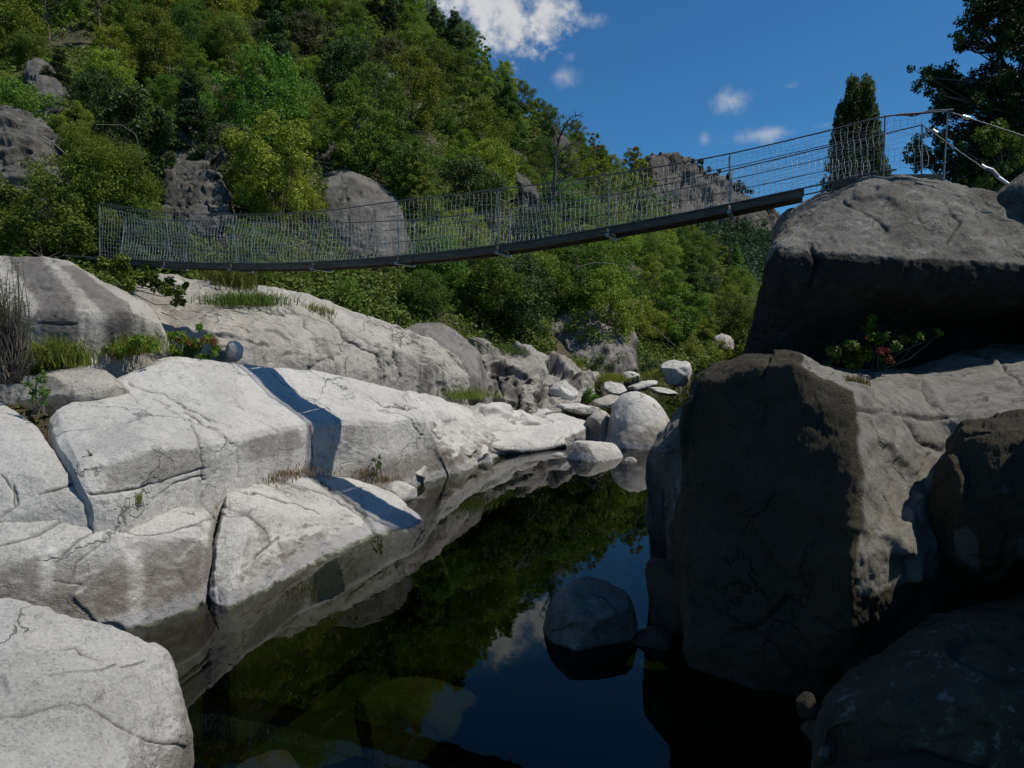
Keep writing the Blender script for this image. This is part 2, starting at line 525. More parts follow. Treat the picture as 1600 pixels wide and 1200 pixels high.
rock('lower_ledge_rock', 'pale lower ledge with brown stained face dropping into the pool', 'pale', [
    [(-80, 800, 9), (0, 792, 9.2), (85, 787, 9.6), (150, 790, 9.9), (250, 768, 11.5), (345, 750, 12.6)],
    [(-80, 840, 8.6), (0, 835, 8.8), (85, 815, 9.3), (150, 808, 9.7), (245, 790, 10.9), (340, 785, 11.8)],
    [(-80, 890, 8.3), (0, 875, 8.5), (85, 862, 8.9), (165, 832, 9.4), (240, 832, 9.9), (332, 818, 10.6)],
    [(-80, 950, 8.2), (0, 950, 8.4), (85, 930, 8.75), (165, 925, 9.15), (235, 910, 9.6), (318, 890, 10.15)],
    [(-80, 1010, 8.1), (0, 1010, 8.3), (85, 1000, 8.7), (165, 1010, 8.95), (232, 988, 9.25), (313, 957, 9.95)]],
    ((0, 0.4, 0.2), (0.05, -0.05, -2), (-4, -1, 0.8), (0.0, 0.3, -1.5)), k=44, sm=3, amp=0.05, freq=1.4, fine=0.014, facet=0.06, ffreq=1.3, seed=2,
    cracks=[([(0, 800), (70, 795), (140, 770)], 3, 0.05), ([(0, 850), (60, 835), (140, 790)], 3, 0.05), ([(85, 910), (90, 880), (120, 845), (160, 820)], 3, 0.06),
            ([(115, 905), (120, 880), (145, 860), (170, 840)], 2.5, 0.05), ([(85, 908), (130, 912)], 2, 0.05), ([(165, 825), (240, 835), (340, 808)], 3, 0.02),
            ([(290, 780), (330, 790), (360, 800)], 4, 0.03)],
    stain_shade_polys=[[(285, 778), (330, 782), (362, 800), (345, 806), (300, 790)], [(190, 845), (312, 838), (312, 940), (245, 965), (225, 950), (222, 880)],
            [(150, 890), (195, 870), (200, 960), (150, 970)], [(0, 890), (70, 860), (65, 920), (0, 930)]],
    pales=[[(62, 855), (88, 850), (82, 935), (62, 930)], [(198, 860), (222, 855), (222, 985), (200, 985)]])

rock('wedge_rock', 'pale wedge shaped rock with egg bulge sloping down into the pool below the ledge', 'pale', [
    [(345, 750, 12.8), (380, 748, 13.2), (440, 745, 14.2), (490, 738, 15.4), (545, 738, 15.9), (628, 772, 15.7)],
    [(338, 790, 11.7), (390, 785, 12.1), (450, 775, 13.2), (520, 770, 14.4), (580, 783, 14.7), (656, 797, 15.0)],
    [(325, 845, 10.6), (385, 812, 11.2), (440, 810, 12.2), (510, 805, 13.2), (575, 822, 13.7), (672, 815, 14.4)],
    [(318, 900, 10.2), (375, 885, 10.35), (440, 870, 11.3), (510, 845, 12.7), (580, 832, 13.6), (668, 824, 14.12)],
    [(330, 955, 10.0), (362, 965, 9.8), (440, 917, 10.95), (510, 882, 12.0), (586, 842, 13.45), (670, 834, 13.95)]],
    ((0, 0.3, -0.2), (0.05, -0.1, -2), (0.1, 0.3, -1.5), (0.4, 0.05, -1.2)), k=44, sm=3, amp=0.04, freq=1.6, fine=0.014, facet=0.05, ffreq=1.4, seed=3,
    cracks=[([(345, 790), (390, 800), (420, 830), (425, 850)], 5, 0.06), ([(350, 755), (420, 775), (470, 790), (500, 800)], 3, 0.035), ([(410, 745), (500, 770), (580, 815), (590, 840)], 4, 0.04),
            ([(330, 800), (360, 805), (400, 795)], 3, 0.04), ([(480, 742), (540, 780), (575, 810), (590, 838)], 4, 0.06), ([(400, 870), (435, 840), (440, 860)], 2.5, 0.02)],
    stain_shade_polys=[[(385, 805), (415, 815), (425, 845), (405, 855), (405, 830)], [(470, 742), (500, 748), (560, 790), (592, 818), (588, 842), (575, 815), (520, 775)],
            [(430, 850), (500, 830), (520, 860), (440, 905)]])

rock('dome_rock', 'pale domed rock at the left edge split from the ledge by a dark joint', 'pale', [
    [(-150, 600, 12.9), (-60, 602, 12.7), (0, 610, 12.5), (40, 638, 11.6), (78, 690, 10.5), (120, 745, 10)],
    [(-150, 650, 10.8), (-60, 655, 10.6), (0, 665, 10.5), (45, 690, 10.2), (90, 730, 9.8), (128, 768, 9.7)],
    [(-150, 720, 9.6), (-60, 720, 9.5), (0, 730, 9.5), (50, 745, 9.45), (100, 765, 9.5), (136, 780, 9.6)],
    [(-150, 800, 8.7), (-60, 800, 8.8), (0, 800, 9.0), (60, 796, 9.2), (100, 793, 9.4), (136, 792, 9.5)]],
    ((0, 0.6, 0.5), (0, -0.1, 0.3), (-4, -0.5, 1.6), (0.02, 0.1, 0.5)), k=40, sm=3, amp=0.06, freq=1.0, fine=0.012, seed=4,
    cracks=[([(20, 760), (28, 790), (0, 810)], 3, 0.04), ([(0, 740), (20, 765), (22, 790)], 3, 0.03), ([(60, 775), (110, 760), (135, 745)], 3, 0.03)])

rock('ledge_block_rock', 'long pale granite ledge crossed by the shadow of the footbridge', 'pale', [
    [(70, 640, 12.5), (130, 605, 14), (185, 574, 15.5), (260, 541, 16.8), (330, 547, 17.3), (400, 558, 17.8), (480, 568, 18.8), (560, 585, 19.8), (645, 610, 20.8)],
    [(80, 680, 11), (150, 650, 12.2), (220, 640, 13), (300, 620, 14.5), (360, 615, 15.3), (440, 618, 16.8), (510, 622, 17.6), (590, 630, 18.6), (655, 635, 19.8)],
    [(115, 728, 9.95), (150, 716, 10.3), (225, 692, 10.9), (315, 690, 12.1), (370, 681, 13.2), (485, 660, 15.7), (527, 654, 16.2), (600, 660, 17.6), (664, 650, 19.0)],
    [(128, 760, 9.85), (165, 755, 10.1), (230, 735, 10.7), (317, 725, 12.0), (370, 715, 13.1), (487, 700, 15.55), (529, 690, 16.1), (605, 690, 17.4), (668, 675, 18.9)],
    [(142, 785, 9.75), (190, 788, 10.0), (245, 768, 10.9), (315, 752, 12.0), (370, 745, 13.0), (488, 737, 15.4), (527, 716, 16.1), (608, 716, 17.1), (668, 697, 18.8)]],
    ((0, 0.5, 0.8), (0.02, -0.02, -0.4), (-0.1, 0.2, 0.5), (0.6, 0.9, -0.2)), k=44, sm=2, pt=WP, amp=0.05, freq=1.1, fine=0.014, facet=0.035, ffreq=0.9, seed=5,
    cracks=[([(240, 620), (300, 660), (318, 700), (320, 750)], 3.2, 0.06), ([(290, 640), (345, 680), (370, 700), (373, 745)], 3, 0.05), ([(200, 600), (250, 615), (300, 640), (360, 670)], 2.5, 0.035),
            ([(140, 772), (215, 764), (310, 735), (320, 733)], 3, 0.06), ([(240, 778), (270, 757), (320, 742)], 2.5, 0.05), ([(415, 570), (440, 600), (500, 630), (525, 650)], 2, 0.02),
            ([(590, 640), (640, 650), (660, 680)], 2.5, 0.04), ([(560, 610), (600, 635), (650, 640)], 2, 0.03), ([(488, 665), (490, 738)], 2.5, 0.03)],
    stain_shade_polys=[[(375, 690), (470, 668), (478, 700), (380, 725)], [(165, 730), (240, 705), (312, 702), (312, 735), (165, 765)], [(535, 668), (560, 665), (556, 705), (540, 705)]])

rock('joint_rock', 'broken pale rock between the long ledge and the flat white slab', 'pale', [
    [(600, 600, 21.5), (660, 608, 22.5), (720, 622, 24), (780, 630, 25.5), (840, 640, 27)],
    [(640, 625, 20.3), (680, 638, 21), (730, 648, 22.5), (790, 655, 24.5), (860, 655, 26)],
    [(662, 655, 19.3), (690, 668, 20), (715, 680, 21), (770, 690, 22.4), (850, 690, 24.5)],
    [(666, 690, 19.0), (700, 698, 19.6), (730, 704, 20.5), (757, 708, 21.6), (790, 712, 22.4)],
    [(672, 747, 19.0), (705, 742, 19.4), (735, 735, 20.0), (766, 722, 21.2), (785, 717, 21.8)]],
    ((0, 0.5, 0), (0, -0.1, -1.5), (-0.2, 0, 0), (0.3, 0.2, -1)), k=32, sm=2, amp=0.1, freq=1.0, fine=0.02, facet=0.3, ffreq=0.8, joints=0.02, small=0.07, pt=WP, seed=6)

rock('flat_slab_rock', 'bright white flat slab of rock at the far end of the pool', 'pale', [
    [(735, 648, 25.5), (800, 638, 27.2), (860, 641, 27.8), (900, 648, 27.2), (928, 658, 26)],
    [(708, 664, 22.8), (780, 662, 24), (840, 665, 24.5), (880, 672, 24.4), (908, 673, 24.7)],
    [(700, 684, 21.3), (770, 692, 22.2), (820, 693, 22.8), (855, 690, 23.4), (884, 684, 23.9)],
    [(712, 694, 21.2), (772, 703, 22), (820, 706, 22.5), (855, 702, 23.1), (886, 692, 23.7)]],
    ((0, 0.5, 0), (0.05, 1.3, -0.8), (-0.1, 0.1, 0), (0.1, 0.2, -0.6)), k=28, sm=2, amp=0.06, freq=0.9, fine=0.014, facet=0.05, ffreq=0.8, seed=7,
    cracks=[([(700, 684), (730, 688), (770, 702)], 2, 0.05), ([(740, 670), (790, 668)], 1.5, 0.02)])

rock('striped_dome_rock', 'domed rock with dark and pale run-off stripes below the footbridge end', 'ridge', [
    [(-120, 385, 19), (0, 388, 18.5), (60, 390, 18.5), (112, 400, 18.3), (155, 432, 18.0), (207, 458, 18)],
    [(-120, 430, 17.3), (0, 432, 17), (60, 435, 17), (120, 440, 17), (172, 455, 17.2), (234, 474, 17.8)],
    [(-120, 480, 16), (0, 482, 15.9), (65, 488, 15.8), (125, 485, 15.9), (200, 486, 16.3), (254, 508, 17)],
    [(-120, 530, 15.7), (0, 530, 15.6), (65, 530, 15.6), (120, 535, 15.6), (190, 525, 16.1), (242, 520, 16.8)],
    [(-120, 610, 15.3), (0, 605, 15.2), (70, 585, 15.3), (120, 562, 15.4), (170, 552, 16), (225, 545, 16.6)]],
    ((0, 0.8, 3.5), (0, -0.1, 2.5), (-4, -0.5, 4.2), (0.2, 0.3, 3)), k=32, sm=2, pt=WP, amp=0.08, freq=0.9, fine=0.014, facet=0.05, seed=8,
    stain_shade_polys=[[(10, 395), (62, 400), (118, 470), (128, 540), (95, 560), (60, 520), (60, 470), (20, 420)], [(85, 410), (120, 415), (200, 475), (208, 540), (165, 555), (163, 490), (130, 455)]],
    cracks=[([(196, 470), (210, 500), (205, 545)], 2.5, 0.05), ([(60, 508), (120, 505)], 2, 0.05)])

rock('ridge_rock', 'long weathered whaleback of granite behind the ledge, below the bridge span', 'ridge', [
    [(205, 415, 22), (335, 430, 22.5), (400, 436, 23), (470, 450, 23.5), (540, 476, 24), (610, 500, 24.5), (680, 528, 25.5), (735, 573, 26)],
    [(200, 455, 21), (350, 462, 21.2), (410, 468, 21.8), (470, 480, 22.4), (545, 500, 23), (615, 525, 23.8), (690, 553, 24.8), (742, 590, 25.5)],
    [(205, 505, 19.6), (350, 505, 19.6), (420, 510, 20.2), (490, 520, 21), (560, 533, 22), (620, 548, 23), (695, 573, 24.3), (744, 600, 25.4)],
    [(215, 540, 18.8), (370, 540, 18.7), (430, 545, 19.4), (500, 555, 20.3), (565, 570, 21.5), (625, 580, 22.7), (695, 595, 24.1), (745, 607, 25.3)],
    [(220, 575, 18.4), (370, 566, 18.3), (440, 575, 19.2), (510, 588, 20.2), (570, 602, 21.3), (630, 610, 22.5), (695, 616, 24), (748, 617, 25.2)]],
    ((0, 1.0, 3), (0, -0.1, 1), (-0.3, 0, 3), (0.4, 0.3, 1)), k=36, sm=2, pt=WP, amp=0.13, freq=0.8, fine=0.02, facet=0.18, ffreq=0.4, joints=0.03, small=0.04, seed=9,
    cracks=[([(515, 500), (545, 535), (590, 555), (600, 600)], 3.5, 0.12), ([(540, 515), (575, 535), (605, 545)], 2.5, 0.06), ([(700, 545), (735, 585), (742, 612)], 3, 0.08),
            ([(615, 545), (625, 590)], 3.5, 0.1), ([(330, 470), (400, 490), (470, 495), (540, 520)], 2.5, 0.05), ([(420, 470), (470, 500), (500, 540)], 2.2, 0.05)])

rock('ridge_back_rock', 'dark grey stained rock behind the right end of the whaleback ridge', 'grey', [
    [(620, 515, 28), (650, 502, 28.5), (690, 499, 28.7), (722, 520, 28.7), (750, 545, 28.6)],
    [(622, 525, 27), (655, 518, 27), (695, 520, 27), (728, 545, 27), (752, 565, 27)],
    [(625, 545, 26.4), (660, 545, 26.2), (700, 550, 26), (732, 575, 26), (754, 590, 26)],
    [(630, 590, 26.2), (665, 600, 26), (700, 615, 25.6), (735, 617, 25.6), (756, 617, 25.6)]],
    ((0, 1, 2), (0, 0, 1), (-0.3, 0.2, 2), (0.3, 0.2, 1)), k=20, sm=1, ds=0.93, amp=0.12, freq=0.9, facet=0.12, ffreq=0.7, seed=10)

rock('stepped_outcrop_rock', 'stepped blocky grey outcrop beyond the white slab, cut by dark clefts', 'step', [
    [(738, 527, 30), (790, 540, 31), (835, 552, 31.5), (875, 560, 32), (914, 573, 32.5)],
    [(742, 555, 28.5), (790, 562, 28.8), (835, 572, 29.2), (875, 578, 30), (914, 585, 31)],
    [(745, 600, 27.6), (790, 605, 27.6), (830, 610, 27.6), (870, 605, 28.4), (914, 605, 30)],
    [(750, 622, 27), (795, 638, 26.6), (830, 645, 26.4), (870, 643, 27), (914, 628, 28.5)]],
    ((0, 1, 2), (0, 0, 0), (-0.3, 0.2, 1), (0.3, 0.2, 0.5)), k=28, sm=1, stain_shade_polys=[[(770, 565), (795, 568), (800, 630), (770, 620)], [(800, 575), (815, 575), (818, 640), (800, 640)], [(840, 590), (856, 590), (850, 645), (838, 645)], [(868, 585), (905, 590), (905, 615), (868, 612)]],  # darker patches along the clefts
    amp=0.2, freq=0.7, fine=0.03, facet=1.0, ffreq=0.75, joints=0.12, small=0.14, seed=12,
    cracks=[([(780, 575), (785, 625)], 3, 0.35), ([(806, 575), (810, 640)], 3, 0.3), ([(850, 590), (845, 640)], 3, 0.25), ([(885, 580), (880, 610)], 2.5, 0.2)])

rock('back_outcrop_rock', 'purple grey rock face rising from the bushes beyond the river bend', 'grey', [
    [(826, 500, 40), (865, 482, 41), (905, 460, 42), (940, 460, 42), (968, 488, 41.5), (990, 525, 41)],
    [(830, 515, 38.5), (870, 512, 39), (905, 500, 39.5), (940, 495, 39.5), (972, 520, 39.5), (994, 545, 39.5)],
    [(836, 535, 38), (870, 545, 38), (905, 550, 37.5), (940, 545, 37.5), (972, 550, 38), (996, 560, 38.5)],
    [(845, 565, 37.5), (875, 575, 37), (910, 580, 36.5), (945, 577, 36.5), (972, 575, 37.5), (996, 577, 38)]],
    ((0, 1, 3), (0, 0, 0.5), (-0.3, 0.2, 1), (0.3, 0.2, 0.5)), k=18, sm=2, amp=0.22, freq=0.5, fine=0.03, facet=0.9, ffreq=0.45, joints=0.1, small=0.15, seed=13, aniso=(1, 1, 0.45))

boulder('loose_boulder', 'lichen speckled grey rock lying between the striped dome and the ledge', 'ridge', WP(118, 612, 13.8), (1.05, 0.8, 0.42), 21, amp=0.08, sub=6)
boulder('loose_boulder', 'small white block under the red leaved bush on the ledge', 'pale', WP(366, 549, 17.7), (0.2, 0.22, 0.24), 122, cuts=4, cutd=(0.85, 0.98), amp=0.15, sub=5)
boulder('loose_boulder', 'small pale stone between fern and dome rock', 'pale', WP(128, 572, 15.0), (0.25, 0.3, 0.2), 23, sub=5)
boulder('round_boulder', 'large pale rounded boulder in the water at the far end of the pool', 'pale', D(994, 676, 25.0) + np.array([0, 0, -0.95]), (1.42, 1.8, 2.42), 24, amp=0.08, cuts=6, cutd=(0.78, 0.97), freq=1.1)
boulder('round_boulder', 'dark grey rock leaning on the left side of the large rounded boulder', 'ridge', D(935, 672, 25.6), (0.6, 0.7, 0.75), 25, amp=0.06, sub=5)
boulder('round_boulder', 'low pale boulder at the waterline in front of the large rounded boulder', 'pale', D(928, 713, 22.0) + np.array([0, 0, -0.5]), (0.98, 0.95, 1.28), 26, amp=0.06, cuts=6, cutd=(0.75, 0.95))
boulder('small_boulder', 'little stone in the water right of the low pale boulder', 'ridge', D(985, 722, 21.3), (0.22, 0.2, 0.16), 27, sub=5)
boulder('small_boulder', 'little stone in the water left of the low pale boulder', 'pale', D(872, 714, 22.3), (0.22, 0.2, 0.16), 28, sub=5)
boulder('small_boulder', 'tilted white block at the water beside the ledge corner', 'pale', D(625, 765, 16.4) + np.array([0, 0, -0.1]), (0.42, 0.5, 0.3), 29, sub=5, cuts=10, cutd=(0.6, 0.85))
boulder('small_boulder', 'small pale cube of rock at the foot of the ledge corner', 'pale', D(652, 742, 18.2), (0.3, 0.35, 0.3), 30, sub=5, cuts=10, cutd=(0.6, 0.85))
# blocks at the river bend
for i, (u, v, d, rx, rz, lab, mt) in enumerate([
        (1058, 582, 36, 0.95, 0.72, 'pale angular boulder standing by the dark pool at the river bend', 'pale'),
        (1128, 538, 52, 1.0, 0.8, 'pale boulder half hidden by bushes above the river bend', 'ridge'),
        (880, 612, 29, 0.62, 0.5, 'white cracked block right of the stepped outcrop', 'pale'),
        (915, 608, 31, 0.5, 0.4, 'white block between grass tufts, next to the cracked block', 'pale'),
        (960, 607, 33, 0.7, 0.28, 'low white slab stone lying at the river bend', 'pale'),
        (1005, 603, 34, 0.8, 0.22, 'flat pale slab reaching the dark water at the bend', 'pale'),
        (985, 590, 36, 0.55, 0.3, 'rounded white stone in the grass at the bend', 'pale'),
        (925, 592, 35, 0.5, 0.35, 'grey block in the grass below the purple rock face', 'ridge'),
        (905, 640, 28, 1.0, 0.22, 'long low pale rock behind the white slab', 'pale'),
        (870, 627, 29, 0.7, 0.3, 'grey block at the foot of the stepped outcrop', 'ridge'),
        (1035, 612, 31, 0.7, 0.16, 'thin pale rock shelf at the water behind the rounded boulder', 'pale'),
        (955, 628, 29, 0.8, 0.2, 'low grey shelf just behind the rounded boulder', 'ridge'),
        (830, 648, 27, 0.9, 0.25, 'low white rock along the back of the white slab', 'pale')]):
    boulder('river_boulder', lab, mt, D(u, v, d), (rx, rx * 0.9, rz), 40 + i, rotz=i * 1.3, amp=0.16, cuts=9, cutd=(0.68, 0.95), sub=5, tilt=0.25 * math.sin(i * 2.1), freq=1.6)

# --- right bank ------------------------------------------------------------
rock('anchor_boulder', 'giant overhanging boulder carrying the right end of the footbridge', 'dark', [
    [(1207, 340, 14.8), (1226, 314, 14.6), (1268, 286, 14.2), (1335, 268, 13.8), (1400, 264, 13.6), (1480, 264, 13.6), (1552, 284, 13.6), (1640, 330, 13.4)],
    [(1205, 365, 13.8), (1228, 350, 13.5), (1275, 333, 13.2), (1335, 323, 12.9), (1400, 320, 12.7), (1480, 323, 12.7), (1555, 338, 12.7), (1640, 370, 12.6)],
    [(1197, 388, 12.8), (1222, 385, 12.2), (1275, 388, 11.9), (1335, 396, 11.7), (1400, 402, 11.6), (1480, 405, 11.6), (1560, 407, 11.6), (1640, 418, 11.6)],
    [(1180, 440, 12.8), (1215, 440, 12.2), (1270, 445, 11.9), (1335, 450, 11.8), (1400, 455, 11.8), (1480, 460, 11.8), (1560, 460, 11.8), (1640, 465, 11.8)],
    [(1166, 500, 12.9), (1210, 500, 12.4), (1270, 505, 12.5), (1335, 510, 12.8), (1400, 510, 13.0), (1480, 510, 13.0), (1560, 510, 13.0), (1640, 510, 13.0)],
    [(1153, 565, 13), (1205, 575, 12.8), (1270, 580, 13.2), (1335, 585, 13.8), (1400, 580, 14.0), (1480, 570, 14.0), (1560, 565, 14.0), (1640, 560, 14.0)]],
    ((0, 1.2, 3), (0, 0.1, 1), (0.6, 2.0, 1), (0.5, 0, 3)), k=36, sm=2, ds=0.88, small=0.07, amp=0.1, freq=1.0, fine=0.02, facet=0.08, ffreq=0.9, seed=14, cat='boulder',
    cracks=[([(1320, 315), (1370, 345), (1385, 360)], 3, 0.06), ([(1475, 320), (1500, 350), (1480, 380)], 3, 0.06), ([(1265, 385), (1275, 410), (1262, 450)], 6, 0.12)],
    stain_shade_polys=[[(1215, 392), (1640, 415), (1640, 600), (1150, 600), (1170, 440)]])  # shade under the overhang painted near black across the front

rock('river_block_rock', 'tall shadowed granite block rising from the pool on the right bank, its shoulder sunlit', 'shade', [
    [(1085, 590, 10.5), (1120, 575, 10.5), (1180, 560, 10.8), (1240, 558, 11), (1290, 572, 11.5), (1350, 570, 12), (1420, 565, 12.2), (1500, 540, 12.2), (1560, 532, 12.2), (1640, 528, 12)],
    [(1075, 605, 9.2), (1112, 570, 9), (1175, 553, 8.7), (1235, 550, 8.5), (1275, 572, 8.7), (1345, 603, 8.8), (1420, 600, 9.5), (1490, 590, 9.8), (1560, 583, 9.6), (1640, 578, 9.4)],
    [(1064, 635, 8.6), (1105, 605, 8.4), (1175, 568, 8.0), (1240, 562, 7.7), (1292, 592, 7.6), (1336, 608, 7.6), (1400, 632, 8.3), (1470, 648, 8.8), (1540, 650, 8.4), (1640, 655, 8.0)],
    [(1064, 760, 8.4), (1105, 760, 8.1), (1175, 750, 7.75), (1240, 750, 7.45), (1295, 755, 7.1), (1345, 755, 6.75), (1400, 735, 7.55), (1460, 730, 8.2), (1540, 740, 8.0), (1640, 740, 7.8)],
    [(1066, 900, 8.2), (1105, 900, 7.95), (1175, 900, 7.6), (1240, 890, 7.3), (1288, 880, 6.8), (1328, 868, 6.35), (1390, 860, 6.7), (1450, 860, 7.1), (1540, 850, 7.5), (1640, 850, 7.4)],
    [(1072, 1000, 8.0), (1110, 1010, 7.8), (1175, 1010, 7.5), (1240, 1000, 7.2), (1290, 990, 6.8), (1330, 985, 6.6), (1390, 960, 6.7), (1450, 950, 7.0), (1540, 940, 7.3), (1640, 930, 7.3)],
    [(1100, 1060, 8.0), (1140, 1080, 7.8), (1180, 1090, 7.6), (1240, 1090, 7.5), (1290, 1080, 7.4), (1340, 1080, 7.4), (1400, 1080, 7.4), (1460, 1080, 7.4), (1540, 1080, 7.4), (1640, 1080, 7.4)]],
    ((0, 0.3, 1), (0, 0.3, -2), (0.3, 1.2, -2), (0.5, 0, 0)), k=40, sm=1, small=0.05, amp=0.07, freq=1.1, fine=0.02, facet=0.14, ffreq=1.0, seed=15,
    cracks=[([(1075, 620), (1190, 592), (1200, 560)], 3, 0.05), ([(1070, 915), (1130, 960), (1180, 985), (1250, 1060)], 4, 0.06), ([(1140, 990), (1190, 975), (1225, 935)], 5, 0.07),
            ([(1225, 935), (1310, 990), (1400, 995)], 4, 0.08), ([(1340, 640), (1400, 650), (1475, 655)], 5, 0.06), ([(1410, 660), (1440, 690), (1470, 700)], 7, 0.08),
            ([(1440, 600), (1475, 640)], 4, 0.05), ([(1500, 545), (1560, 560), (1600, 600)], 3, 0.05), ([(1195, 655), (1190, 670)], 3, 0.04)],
    pales=[[(1232, 545), (1290, 590), (1336, 610), (1347, 755), (1338, 870), (1345, 930), (1460, 900), (1500, 700), (1650, 660), (1650, 500), (1400, 540)]], blur=2)  # sunlit top and shoulder painted paler than the shaded faces of this rock

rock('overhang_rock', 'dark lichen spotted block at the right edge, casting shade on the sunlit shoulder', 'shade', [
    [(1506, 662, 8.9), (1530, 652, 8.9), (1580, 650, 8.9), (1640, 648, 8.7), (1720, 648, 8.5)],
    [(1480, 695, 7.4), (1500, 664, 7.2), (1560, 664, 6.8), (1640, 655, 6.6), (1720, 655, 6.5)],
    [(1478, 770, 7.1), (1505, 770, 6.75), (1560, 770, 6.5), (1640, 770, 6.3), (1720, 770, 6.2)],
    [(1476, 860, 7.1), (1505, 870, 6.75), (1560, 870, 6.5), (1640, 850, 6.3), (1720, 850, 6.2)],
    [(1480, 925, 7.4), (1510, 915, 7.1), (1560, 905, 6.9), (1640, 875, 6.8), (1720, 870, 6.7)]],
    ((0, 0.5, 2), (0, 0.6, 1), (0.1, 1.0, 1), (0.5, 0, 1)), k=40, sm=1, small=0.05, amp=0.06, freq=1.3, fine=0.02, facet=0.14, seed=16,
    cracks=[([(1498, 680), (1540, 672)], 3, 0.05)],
    stain_shade_polys=[[(1490, 830), (1510, 822), (1528, 840), (1525, 865), (1535, 880), (1530, 892), (1510, 875), (1495, 862)], [(1560, 760), (1575, 755), (1580, 775), (1565, 775)], [(1590, 840), (1615, 845), (1610, 870), (1592, 865)]])

rock('speckled_slab_rock', 'dark slab speckled with pale lichen in the bottom right corner', 'speckled', [  # the two rightmost columns are an unseen wall added to shade the slab
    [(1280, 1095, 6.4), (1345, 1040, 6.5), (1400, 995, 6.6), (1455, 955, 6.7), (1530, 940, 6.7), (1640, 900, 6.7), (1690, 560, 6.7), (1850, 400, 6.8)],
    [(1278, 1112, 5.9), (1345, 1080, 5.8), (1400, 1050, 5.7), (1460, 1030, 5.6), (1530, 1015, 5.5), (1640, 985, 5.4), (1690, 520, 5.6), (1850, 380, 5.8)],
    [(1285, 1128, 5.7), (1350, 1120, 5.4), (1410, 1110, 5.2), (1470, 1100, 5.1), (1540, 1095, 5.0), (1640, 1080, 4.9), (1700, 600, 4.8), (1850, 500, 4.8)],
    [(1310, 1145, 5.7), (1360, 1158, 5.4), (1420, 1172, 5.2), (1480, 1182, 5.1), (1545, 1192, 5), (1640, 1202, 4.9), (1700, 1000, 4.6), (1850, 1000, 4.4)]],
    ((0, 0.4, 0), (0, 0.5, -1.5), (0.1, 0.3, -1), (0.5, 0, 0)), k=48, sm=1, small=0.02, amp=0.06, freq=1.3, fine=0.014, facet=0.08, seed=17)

rock('bank_rock', 'dark pointed rock with one sunlit facet, wedged behind the tall shadowed block', 'dark', [
    [(1050, 642, 11.6), (1062, 628, 11.6), (1085, 608, 11.6), (1120, 598, 11.6)],
    [(1028, 674, 11.1), (1045, 660, 10.9), (1068, 648, 10.8), (1110, 640, 10.6)],
    [(1005, 703, 10.8), (1032, 706, 10.3), (1062, 700, 10.2), (1110, 700, 10.2)],
    [(1040, 758, 10.9), (1050, 768, 10.5), (1070, 790, 10.3), (1110, 800, 10.2)]],
    ((0, 0.5, 0), (0.1, 0.6, -1.5), (0.3, 0.5, -1.5), (0.3, 0, 0)), k=28, sm=1, amp=0.06, freq=1.5, fine=0.02, facet=0.12, ffreq=1.6, seed=51)
boulder('bank_boulder', 'dark upright boulder in the water at the foot of the tall shadowed block', 'shade', D(1052, 925, 9.4) + np.array([0, 0, -0.1]), (0.52, 0.5, 0.72), 61, amp=0.1, cuts=10, cutd=(0.62, 0.9))
boulder('bank_boulder', 'small dark boulder stuck above the upright one at the block edge', 'shade', D(1066, 832, 9.5), (0.24, 0.3, 0.2), 62, amp=0.1)
boulder('bank_boulder', 'low dark stone at the waterline below the upright boulder', 'shade', D(1020, 1005, 8.8), (0.26, 0.3, 0.2), 63, amp=0.05)
boulder('pool_boulder', 'smooth dark boulder standing alone in the middle of the pool', 'dark', D(920, 975, 9.1) + np.array([0, 0, -0.12]), (0.62, 0.62, 0.74), 64, amp=0.11, cuts=7, cutd=(0.72, 0.95), tilt=0.15)
boulder('corner_boulder', 'dark rock behind the anchor boulder where the lower stay is fixed', 'dark', D(1612, 335, 11.7), (0.66, 0.7, 0.7), 65, amp=0.08)
boulder('shore_boulder', 'bluish shaded rock at the bottom edge below the speckled slab', 'shade', D(1430, 1250, 5.0), (1.0, 0.5, 0.3), 66, amp=0.06)
boulder('shore_boulder', 'tiny knob of rock under the tip of the speckled slab', 'shade', D(1262, 1105, 6.3), (0.11, 0.12, 0.14), 67, amp=0.05, sub=5)
boulder('sunken_boulder', 'yellowish boulder just under the water at the bottom edge', 'pale', D(415, 1195, 6.5) + np.array([0, 0, -0.22]), (0.42, 0.4, 0.25), 68)
boulder('sunken_boulder', 'broad greenish boulder deep under the water in the middle of the pool', 'pale', G(650, 1130, -1.5), (1.0, 0.9, 0.5), 69)

# --- cliffs on the hill ------------------------------------------------------
rock('hill_cliff', 'smooth purple grey cliff with a pale streak behind the bridge net', 'cliff', [
    [(478, 285, 37), (505, 262, 38), (545, 255, 39), (590, 275, 39), (628, 300, 38)],
    [(480, 310, 34.5), (512, 285, 35), (550, 275, 35.5), (595, 295, 35.5), (632, 322, 35)],
    [(490, 350, 33), (515, 340, 32.6), (555, 335, 32.4), (600, 345, 32.4), (632, 360, 32.8)],
    [(505, 400, 32), (530, 395, 31.5), (560, 390, 31.2), (600, 395, 31.2), (630, 400, 31.8)],
    [(510, 450, 31.5), (535, 450, 31), (565, 450, 30.6), (600, 450, 30.6), (628, 450, 31)]],
    ((0, 1.5, 6), None, (-0.3, 1, 5), (0.3, 1, 5)), k=36, sm=3, amp=0.2, freq=0.4, fine=0.04, facet=0.25, ffreq=0.35, small=0.12, seed=31, cat='cliff',
    cracks=[([(540, 290), (545, 330), (548, 395)], 2, 0.05)], pales=[[(590, 330), (604, 335), (612, 400), (598, 400)], [(500, 285), (545, 262), (600, 285), (590, 292), (545, 275), (515, 292)]])
